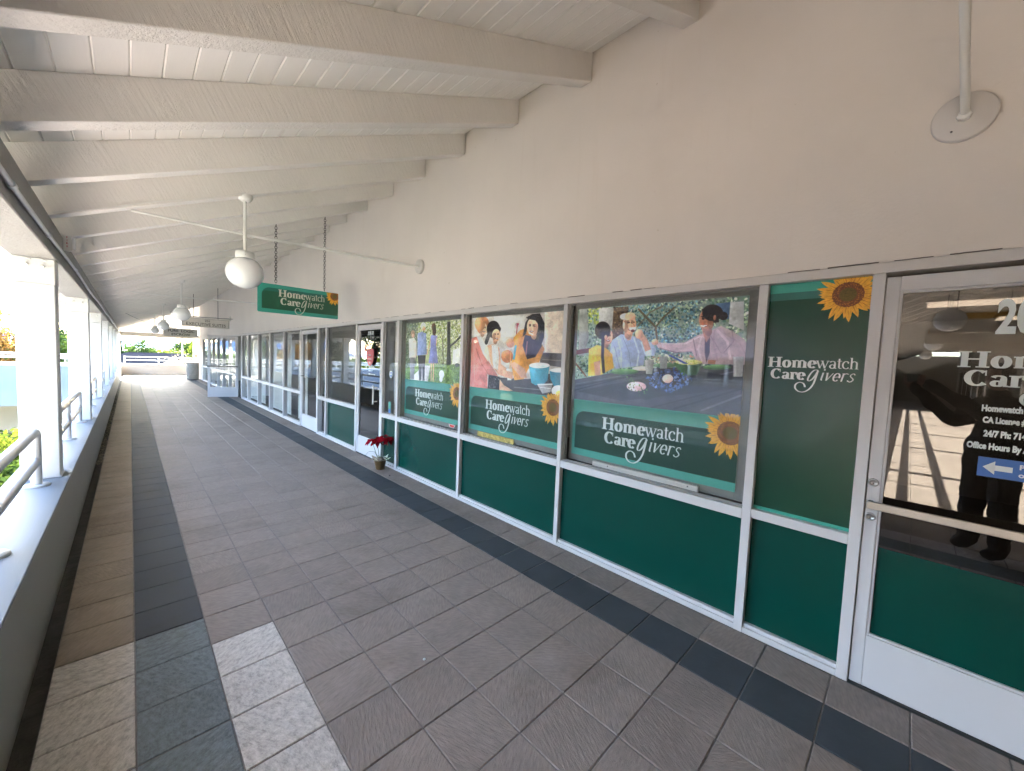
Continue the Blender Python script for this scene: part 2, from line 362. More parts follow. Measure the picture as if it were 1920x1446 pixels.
for ci in range(10):
    x0,x1=COLX[ci],COLX[ci+1]
    for k in range(KF,12):
        y1=Y0-TS*k; y0=y1-TS
        kd=tile_kind(ci,k); key=(ci,kd)
        if key not in tcache:
            mb=MB(); tile_mesh(mb,x0-(x0+x1)/2,x1-(x0+x1)/2,-TS/2,TS/2); me=mb.build('tile',MT[kd],floor); tcache[key]=me.data; o=me
        else:
            o=bpy.data.objects.new('tile',tcache[key]); C.objects.link(o); o.parent=floor
        o.location=((x0+x1)/2,(y0+y1)/2,random.uniform(-0.0007,0.0007)); o.rotation_euler=(random.gauss(0,0.0012),random.gauss(0,0.0012),0)
far={}
for ci in range(10):
    x0,x1=COLX[ci],COLX[ci+1]
    for k in list(range(-94,KF))+list(range(12,29)):
        y1=Y0-TS*k; y0=y1-TS; kd=tile_kind(ci,k); far.setdefault(kd,MB()); tile_mesh(far[kd],x0,x1,y0,y1,random.uniform(-0.0005,0.0005))
keys=list(far); mb=MB()
for i,kd in enumerate(keys): mb.add(far[kd].v,far[kd].f,i)
mb.build('far_tiles',[MT[k] for k in keys],floor,kind='stuff')
# gutter beside parapet
g=MB(); g.box(-0.44,-0.303,-0.2,31.5,-0.25,-0.075)
g.build('gutter',MT['gutter'],floor)
lt=MB()
for i in range(900):
    y=8.0+abs(random.gauss(0,5.5)) ; x=random.uniform(-0.372,-0.31)
    if y>27: continue
    s=random.uniform(0.008,0.022); a=random.uniform(0,6.3); z=-0.07+random.uniform(0,0.03)
    P=[(x+s*math.cos(a+t)*(1 if j%2 else 0.5),y+s*math.sin(a+t),z+random.uniform(0,0.012)) for j,t in enumerate((0,1.57,3.14,4.71))]
    P=[(min(-0.304,max(-0.376,p[0])),p[1],p[2]) for p in P]
    lt.add(P,[(0,1,2,3)])
lt.build('leaf_litter',MT['litter'],kind='stuff')
# end landing and side walkway floors
MB().box(W,9,27.5,31.6,-0.25,-0.004).build('end_walkway_floor',MT['sidetile'],kind='structure')
sf=MB(); y=1.06
xs=-0.303
MB().box(-34,-0.304,-2.2,1.06,-0.25,-0.0065).build('side_walkway_bed',MT['grout'],kind='structure')
for k in range(0,11):
    for j in range(0,109):
        tile_mesh(sf,-0.304-TS*(j+1),-0.304-TS*j,1.06-TS*(k+1)*0.972,1.06-TS*k*0.972)
sf.build('side_walkway_tiles',MT['sidetile'],kind='structure')
# ---------------- parapets ----------------
def parapet(x0,x1,y0,y1,z0,z1,label,side='parapet_side'):
    t=thing('parapet_wall',((x0+x1)/2,(y0+y1)/2,0),label,'wall')
    MB().box(x0,x1,y0,y1,z0,z1-0.012,0.004).build('wall_face',MT[side],t)
    MB().box(x0-0.004,x1+0.004,y0-0.004,y1+0.004,z1-0.0115,z1,0.005).build('wall_cap',MT['parapet_top'],t)
    return t
parapet(-0.72,-0.379,1.10,31.55,-0.6,0.53,'long low parapet wall with pale blue-grey top under the row of columns')
parapet(-34,-0.725,1.06,1.38,-0.6,0.53,'low parapet wall along the sunlit side walkway')
t=parapet(-0.72,9,31.6,31.85,-1.6,0.64,'beige parapet wall closing the far end of the walkway','side_stucco')
# slab edges
MB().box(-0.72,9,31.9,34.0,-0.5,-0.01).build('end_slab',MT['concrete'],kind='structure')
# ---------------- columns ----------------
def make_column(label,group='square columns along the walkway edge'):
    t=thing('column',(-0.5365,4.92,0.53),label,'column',group)
    b=MB().box(-0.643,-0.430,4.92,5.12,0.531,2.12,0.006); b.build('column_shaft',MT['white'],t)
    b=MB().box(-0.646,-0.427,4.917,5.123,2.1215,2.3185,0.004); b.build('column_top_plate',MT['white'],t)
    b=MB().box(-0.648,-0.424,4.915,5.125,0.531,0.540,0.002); b.build('base_flashing',MT['rail'],t)
    for dx,dz in((-0.575,2.262),(-0.492,2.255)):
        b=MB().lathe([(0.0,0.016),(0.008,0.0155),(0.0125,0.010),(0.0125,0.0)],(0,0,0),12)
        bb=MB(); bb.add([(dx+p[0],4.917-p[2],dz+p[1]) for p in b.v],b.f,0,True); bb.build('bolt',MT['plastic'],t)
    for dx in(-0.56,-0.482):
        MB().box(dx-0.011,dx+0.011,4.905,4.917,2.297,2.309,0.003).build('bracket',MT['rail'],t)
    return t
ords=['nearest','second','third','fourth','fifth','sixth','seventh','eighth']
col0=make_column('nearest white square column standing on the long parapet, showing two large bolts')
for i in range(1,8):
    copy_tree(col0,(-0.5365,4.92+3.58*i if i<7 else 31.15,0.53),None,'%s white square column from the camera along the long parapet'%ords[i])
copy_tree(col0,(-1.40,1.13,0.53),None,'white square column nearest the corner where the two parapets meet')
for i in range(1,8): copy_tree(col0,(-0.55-3.58*i,1.13,0.53),None,'white square column on the sunlit side walkway parapet')
# header beams
def header(name,x0,x1,y0,y1,z0,z1,par): return MB().box(x0,x1,y0,y1,z0,z1,0.006).build(name,MT['header'],par)
roof=thing('ceiling',(0,0,0),kind='structure')
header('header_beam',-0.655,-0.415,1.12,31.9,2.32,2.588,roof)
header('header_beam',-34,-0.66,1.12,1.36,2.32,2.588,roof)
header('end_header_beam',-0.41,9,31.5,31.72,2.235,2.49,roof)
# rafters
RY=[1.158+0.846*i for i in range(-9,37)]
rb=None
def rafter_mb(x0,x1):
    m=MB(); h=0.222
    y0,y1=0,0.108; c=0.004
    sec=[(c,0),(y1-c,0),(y1,c),(y1,h),(0,h),(0,c)]
    v=[(x0,a,zr(x0)+b) for a,b in sec]+[(x1,a,zr(x1)+b) for a,b in sec]; n=6
    m.add(v,[tuple(range(n)),tuple(range(n,2*n))[::-1]]+[(i,n+i,n+(i+1)%n,(i+1)%n) for i in range(n)]); return m
for y in RY:
    x1=W-0.001; x0=-1.35
    if y<1.0: x0=-0.40
    if y>27.5:
        x1=W-(y-27.5)*(3.137/4.1)-0.06
        if x1<-0.3: continue
    key=(round(x0,2),round(x1,2))
    if rb is None or rb[0]!=key:
        o=rafter_mb(x0,x1).build('rafter',MT['rafter'],roof); rb=(key,o.data)
    else:
        o=bpy.data.objects.new('rafter',rb[1]); C.objects.link(o); o.parent=roof
    o.location=(0,y,0)
# ceiling boards
BW=0.1235
for i in range(34):
    xb=W-0.002-BW*i; xa=xb-BW
    ys=-6 if xa>-0.41 else 1.0
    ye=27.5+(W-(xa+xb)/2)*(4.1/3.137); ye=min(ye,32.4)
    m=MB(); gp=0.006; t_=0.02
    pr=[(xa+gp,zd(xa+gp)+0.0),(xb-gp,zd(xb-gp)+0.0),(xb,zd(xb)+0.009),(xb,zd(xb)+t_),(xa,zd(xa)+t_),(xa,zd(xa)+0.009)]
    m.prism([(p[0],ys,p[1]) for p in pr],(0,ye-ys,0)); m.build('ceiling_board',MT['board'],roof)
m=MB(); P=[(-1.4,zd(-1.4)+0.024),(W+0.4,zd(W+0.4)+0.024),(W+0.4,zd(W+0.4)+0.12),(-1.4,zd(-1.4)+0.12)]
m.prism([(W+0.4 if p[0]>0 else -0.41,-6.2,zd(W+0.4 if p[0]>0 else -0.41)+(p[1]-zd(p[0]))) for p in P],(0,7.2,0)); m.build('roof_sheet',MT['slate_roof'],roof)
m=MB(); m.prism([(p[0],1.0,p[1]) for p in P],(0,26.5,0)); m.build('roof_sheet',MT['slate_roof'],roof)
# hip: main slope triangle and end slope
m=MB(); e=0.03
A=(W+0.4,27.5,zd(W+0.4)+e); B=(-1.4,27.5,zd(-1.4)+e); D=(-1.4,32.9,zd(-1.4)+e)
m.add([A,B,D],[(0,1,2)]); m.build('roof_sheet',MT['slate_roof'],roof)
def ze(Y): return 4.192-(Y-27.5)*(TILT*3.137/4.1)
for i in range(38):
    ya=27.5+i*0.135; yb=ya+0.135; 
    if yb>32.7: break
    xa=W-(ya-27.5)*(3.137/4.1)
    m=MB(); pr=[(ya+0.004,ze(ya+0.004)),(yb-0.004,ze(yb-0.004)),(yb,ze(yb)+0.006),(yb,ze(yb)+0.02),(ya,ze(ya)+0.02),(ya,ze(ya)+0.006)]
    m.prism([(xa,p[0],p[1]) for p in pr],(9-xa,0,0)); m.build('ceiling_board',MT['board'],roof)
m=MB(); m.add([(W,27.5,ze(27.5)+0.03),(9,27.5,ze(27.5)+0.03),(9,32.7,ze(32.7)+0.03),(-1.3,32.7,ze(32.7)+0.03)],[(0,1,2,3)]); m.build('roof_sheet',MT['slate_roof'],roof)
for i in range(9):
    x=0.1+i*0.95; y0=27.5+max(0,(W-x))*(4.1/3.137)+0.05
    if y0>32: continue
    m=MB(); m.prism([(x,y0,ze(y0)-0.2),(x,32.5,ze(32.5)-0.2),(x,32.5,ze(32.5)-0.003),(x,y0,ze(y0)-0.003)],(0.108,0,0)); m.build('rafter',MT['rafter'],roof)
# side walkway roof (slopes up to its own wall)
def zs(Y): return 2.6+TILT*(1.12-Y)
for i in range(38):
    x=-1.2-i*0.846
    m=MB(); m.prism([(x,2.1,zs(2.1)),(x,-2.2,zs(-2.2)),(x,-2.2,zs(-2.2)+0.22),(x,2.1,zs(2.1)+0.22)],(-0.108,0,0)); m.build('rafter',MT['rafter'],roof)
m=MB()
for i in range(27):
    ya=-2.2+i*BW*1.25; yb=ya+BW*1.25-0.006; m.prism([(-34,ya,zs(ya)+0.224),(-34,yb,zs(yb)+0.224),(-34,yb,zs(yb)+0.25),(-34,ya,zs(ya)+0.25)],(33.5,0,0))
m.build('side_ceiling_boards',MT['board'],roof,kind='stuff')
m=MB(); m.prism([(-34,-2.5,zs(-2.5)+0.26),(-34,2.2,zs(2.2)+0.26),(-34,2.2,zs(2.2)+0.34),(-34,-2.5,zs(-2.5)+0.34)],(33.58,0,0)); m.build('roof_sheet',MT['slate_roof'],roof)
m=MB(); m.prism([(-0.46,1.1,2.60),(-0.46,-2.2,2.60),(-0.46,-2.2,zs(-2.2)+0.22),(-0.46,1.1,zs(1.1)+0.22)],(0.04,0,0)); m.build('gable_panel',MT['white'],roof)
# conduit along header
t=thing('conduit',(-0.40,5,2.40),'thin grey conduit pipe clipped along the inner face of the header beam','pipe')
pts=[(-0.398,y,2.41+0.012*math.sin(y*1.3)) for y in np.arange(1.2,30,0.5)]
MB().tube(pts,0.0125,8).build('pipe',MT['rail'],t)
for y in(3.1,4.3,6.2,8.5,11.2,14,18): MB().tube([(-0.398,y-0.03,2.41+0.012*math.sin(y*1.3)),(-0.398,y+0.03,2.41+0.012*math.sin(y*1.3))],0.017,10).build('coupling',MT['rail'],t)
t=thing('fire_alarm_strobe',(-0.38,5.3,2.51),'small white fire alarm strobe with red letters at the end of the conduit','alarm')
MB().box(-0.405,-0.355,5.22,5.245,2.455,2.59,0.004).build('alarm_case',MT['plastic'],t)
MB().box(-0.35,-0.33,5.222,5.25,2.475,2.58,0.006).build('strobe_lens',MT['globe'],t)
# ---------------- 2D drawing helpers (flat vinyl, letters) ----------------
def to_wall(x,y,out,Y,Z,X):   # viewed looking +X : right is -Y
    return (X-out,Y-x,Z+y)
def to_front(x,y,out,Xc,Z,Y): # viewed looking +Y : right is +X
    return (Xc+x,Y-out,Z+y)
def text_poly(s,size,bold=0.0,align='LEFT',shear=0.0,space=1.0):
    cu=bpy.data.curves.new('t','FONT'); cu.body=s; cu.size=size; cu.align_x=align; cu.offset=bold; cu.shear=shear; cu.space_character=space; cu.resolution_u=3
    ob=bpy.data.objects.new('t',cu); C.objects.link(ob); bpy.context.view_layer.update()
    me=ob.to_mesh(); v=[(p.co.x,p.co.y) for p in me.vertices]; f=[tuple(q.vertices) for q in me.polygons]
    ob.to_mesh_clear(); bpy.data.objects.remove(ob); bpy.data.curves.remove(cu); return v,f
def catmull(P,n=8,closed=False):
    P=[np.array(p,float) for p in P]; out=[]; L=len(P)
    rngi=range(L if closed else L-1)
    for i in rngi:
        p0=P[(i-1)%L] if closed or i>0 else P[0]*2-P[1]; p1=P[i]; p2=P[(i+1)%L]; p3=P[(i+2)%L] if closed or i+2<L else P[-1]*2-P[-2]
        for k in range(n):
            t=k/n; out.append(0.5*((2*p1)+(-p0+p2)*t+(2*p0-5*p1+4*p2-p3)*t*t+(-p0+3*p1-3*p2+p3)*t**3))
    if not closed: out.append(P[-1])
    return out
LG=[]   # logo strokes: list of (verts, faces)
def stroke(P,thick,thin,closed=False,taper=False,w=None):
    P=[np.array(p,float) for p in P]; n=len(P); v=[]
    for i,p in enumerate(P):
        a=P[(i-1)%n] if closed else P[max(i-1,0)]; b=P[(i+1)%n] if closed else P[min(i+1,n-1)]
        t=b-a; t=t/(np.hypot(*t)+1e-9); k=abs(t[1])**1.3
        ww=(thin+(thick-thin)*k) if w is None else w
        if taper: ww*= min(1,0.35+1.3*min(i,n-1-i)/(n/2))
        nn=np.array((-t[1],t[0]))*ww/2; v+=[tuple(p+nn),tuple(p-nn)]
    f=[(2*i,2*i+1,2*i+3,2*i+2) for i in range(n-1)]
    if closed: f.append((2*n-2,2*n-1,1,0))
    LG.append((v,f))
def arc(cx,cy,rx,ry,a0,a1,n=18): return [(cx+rx*math.cos(math.radians(a0+(a1-a0)*i/n)),cy+ry*math.sin(math.radians(a0+(a1-a0)*i/n))) for i in range(n+1)]
def serif(x,y,w,t): stroke([(x-w/2,y),(x+w/2,y)],0,0,w=t)
def letters():
    XH=0.70
    def shift(start,dx,sc=1.0,dy=0.0,sh=0.0):
        for i in range(start,len(LG)):
            v,f=LG[i]; LG[i]=([((p[0]+sh*p[1])*sc+dx,p[1]*sc+dy) for p in v],f)
    B,b=0.27,0.075; R_,r_=0.12,0.05
    def H():
        stroke([(.24,0),(.24,1)],B,b); stroke([(.92,0),(.92,1)],B,b); stroke([(.24,.52),(.92,.52)],B,.085)
        for x in(.24,.92):
            serif(x,.03,.50,.07); serif(x,.97,.50,.07)
        return 1.20
    def o(T=B,t=b,rx=.31): stroke(arc(rx+.06,XH/2,rx-(T-t)*.35,XH/2-t*.2,0,360,30)[:-1],T,t,closed=True); return 2*rx+.16
    def m():
        for x in(.20,.62,1.04): stroke([(x,0),(x,XH-.12)],B*.92,b); serif(x,.03,.34,.06)
        stroke([(.20,XH-.02),(.20,XH-.2)],B*.92,b); serif(.1,XH-.04,.2,.06)
        for x in(.20,.62): stroke(arc(x+.20,XH-.22,.22,.20,160,5),.13,.10)
        return 1.27
    def e(T=B,t=b,rx=.29):
        stroke(arc(rx+.05,XH/2,rx-(T-t)*.30,XH/2-t*.3,5,320,30),T,t,taper=False); stroke([(.10,XH*.53),(2*rx,XH*.53)],.06,.055); return 2*rx+.10
    def w():
        for a,c,th in(((.06,XH),(.28,0),R_*1.05),((.28,0),(.47,XH*.92),R_*.45),((.43,XH),(.64,0),R_*1.05),((.64,0),(.86,XH),R_*.45)): stroke([a,c],0,0,w=th)
        for x in(.06,.43,.86): serif(x,XH-.01,.24,.04)
        return .95
    def a(T=R_,t=r_):
        stroke(arc(.26,XH-.17,.17,.15,165,0),T*.8,t); stroke([(.43,XH-.17),(.43,.10),(.47,.03),(.55,.05)],T,t); stroke(arc(.25,.19,.17,.17,0,360,20)[:-1],T,t,closed=True); return .58
    def t_(): stroke([(.17,.92),(.17,.12),(.22,.03),(.35,.06)],R_,r_); stroke([(.02,XH),(.34,XH)],0,0,w=.045); return .38
    def c_(): stroke(arc(.30,XH/2,.23,XH/2-.02,45,320,24),R_,r_); stroke(arc(.44,XH-.15,.03,.03,0,360,8),.06,.06); return .55
    def h_():
        stroke([(.14,0),(.14,1.02)],R_,r_); stroke(arc(.32,XH-.22,.18,.20,165,0)+[(.50,0)],R_,r_)
        serif(.14,.02,.26,.035); serif(.50,.02,.26,.035); serif(.09,1.0,.14,.035); return .66
    def Cc():
        stroke(arc(.48,.5,.36,.46,48,318,34),B,b); stroke([(.78,.98),(.78,.66)],.06,.06); return .94
    def rB(): stroke([(.18,0),(.18,XH)],B*.92,b); serif(.18,.03,.40,.06); serif(.08,XH-.03,.2,.06); stroke(arc(.42,XH-.17,.16,.14,150,30),.16,.10); stroke(arc(.50,XH-.16,.05,.05,0,360,8),.10,.10); return .56
    def aB(): 
        stroke(arc(.30,XH-.19,.19,.15,165,0),B*.8,b); stroke([(.48,XH-.19),(.48,.06)],B*.9,b); stroke([(.48,.05),(.66,.05)],.08,.08); stroke(arc(.27,.19,.15,.15,0,360,20)[:-1],B*.85,b,closed=True); return .68
    x=0
    for g in(H,o,m,e,w,a,t_,c_,h_):
        s=len(LG); wd=g(); shift(s,x); x+=wd+(.0 if g in(H,o,m) else -.02)
    w1=x
    x=.30; yb=-1.16
    for g in(Cc,aB,rB,e):
        s=len(LG); wd=g(); shift(s,x,1.0,yb); x+=wd*1.0
    xg=x
    s=len(LG)
    stroke(catmull([(.98,.80),(.86,.98),(.62,.92),(.40,.62),(.24,.22),(.22,-.02),(.34,-.08),(.55,.10),(.78,.50),(.92,.86)],8),.14,.045)
    stroke(catmull([(.92,.86),(.82,.30),(.66,-.35),(.38,-.86),(-.02,-1.16),(-.44,-1.14),(-.72,-.84),(-.70,-.48),(-.42,-.26),(-.12,-.34),(.02,-.58),(.03,-.70)],10),.15,.06)
    shift(s,xg-.02,1.0,yb)
    x=xg+1.02
    def iI(): stroke([(.06,XH-.06),(.14,XH),(.14,.08),(.22,.02)],R_,r_); stroke(arc(.16,.95,.04,.04,0,360,8),.07,.07); return .30
    def vI(): stroke([(.04,XH-.04),(.12,XH),(.20,.02)],R_,r_); stroke([(.20,.02),(.50,XH-.02)],.06,.05); return .52
    def eI(): stroke(arc(.26,XH/2,.19,XH/2-.02,-10,0,2)+arc(.26,XH/2,.19,XH/2-.02,0,315,24),R_,r_); stroke([(.09,.33),(.44,.40)],.045,.045); return .50
    def rI(): stroke([(.05,XH-.05),(.14,XH),(.14,0)],R_,r_); stroke(arc(.32,XH-.2,.17,.18,165,40),.07,.06); return .46
    def sI(): stroke(catmull([(.40,XH-.12),(.30,XH-.01),(.15,XH-.08),(.14,XH-.24),(.30,XH*.45),(.38,.18),(.26,.01),(.08,.05),(.05,.14)],5),.08,.06); return .48
    for g in(iI,vI,eI,rI,sI):
        s=len(LG); wd=g()*1.12; shift(s,x,1.08,yb,0.22); x+=wd
    return w1
LOGO_W=letters()
def add_logo(mb,width,place,mi=0,out0=0.0002):
    s=width/LOGO_W
    for i,(v,f) in enumerate(LG):
        mb.add([place(p[0]*s,p[1]*s,out0+i*0.00001) for p in v],f,mi)
def clip(poly,nx,ny,c):   # keep nx*x+ny*y<=c
    out=[]
    for i in range(len(poly)):
        a=poly[i]; b=poly[(i+1)%len(poly)]; da=nx*a[0]+ny*a[1]-c; db=nx*b[0]+ny*b[1]-c
        if da<=0: out.append(a)
        if (da<0<db) or (db<0<da): t=da/(da-db); out.append((a[0]+(b[0]-a[0])*t,a[1]+(b[1]-a[1])*t))
    return out
def add_sunflower(mb,R,place,clips=(),mis=(0,1,2,3),out0=0.0006,sq=1.0):
    """mis: petal, petal shadow, disc, centre"""
    r2=random.Random(3); lay=0
    def put(poly,mi):
        nonlocal lay
        for c in clips: poly=clip(poly,*c) if len(poly)>2 else poly
        if len(poly)>2: mb.add([place(p[0],p[1],out0+lay*0.000012) for p in poly],[tuple(range(len(poly)))],mi); lay+=1
    for ring,(n,L,wd,ph) in enumerate(((19,1.0,.17,.1),(17,.90,.16,.27))):
        for k in range(n):
            a=2*math.pi*k/n+ph+r2.uniform(-.07,.07); l=L*r2.uniform(.86,1.03); w_=wd*r2.uniform(.85,1.15)
            prof=[(.30,.5),(.45,.85),(.62,1.0),(.80,.72),(.92,.34),(1.0,0)]
            pts=[(q*l,w_*h*.5*1.15) for q,h in prof]+[(q*l,-w_*h*.5*1.15) for q,h in prof[-2::-1]]
            bend=r2.uniform(-.12,.12)
            def T(p): th=a+bend*p[0]; return (R*p[0]*math.cos(th)*sq-R*p[1]*math.sin(th)*sq,R*p[0]*math.sin(th)+R*p[1]*math.cos(th))
            put([T(p) for p in pts],0)
            st=[(.30,.02),(.62,.012),(.88,0),(.62,-.014),(.30,-.03)]; put([T((p[0]*l,p[1])) for p in st],1)
            put([T((q*l,w_*h*.5*1.15*s_)) for q,h,s_ in((.30,.5,.9),(.5,.9,.9),(.75,.8,.9),(.5,.9,.62),(.30,.5,.4))],1)
    put([(R*.46*math.cos(t)*sq*(1+.03*math.sin(t*21)),R*.46*math.sin(t)*(1+.03*math.sin(t*21))) for t in np.linspace(0,6.283,49)[:-1]],2)
    for k in range(60):
        t=k*2.4; rr=R*(.30+.13*((k*37)%10)/10); s_=R*.018
        put([(rr*math.cos(t)*sq+s_*math.cos(u),rr*math.sin(t)+s_*math.sin(u)) for u in(0,1.57,3.14,4.71)],1)
    put([(R*.25*math.cos(t)*sq,R*.25*math.sin(t)) for t in np.linspace(0,6.283,33)[:-1]],3)
def rounded(x0,x1,y0,y1,rtl,n=8):
    return [(x0,y0),(x1,y0),(x1,y1)]+[(x0+rtl-rtl*math.sin(a),y1-rtl+rtl*math.cos(a)) for a in np.linspace(0,math.pi/2,n)]
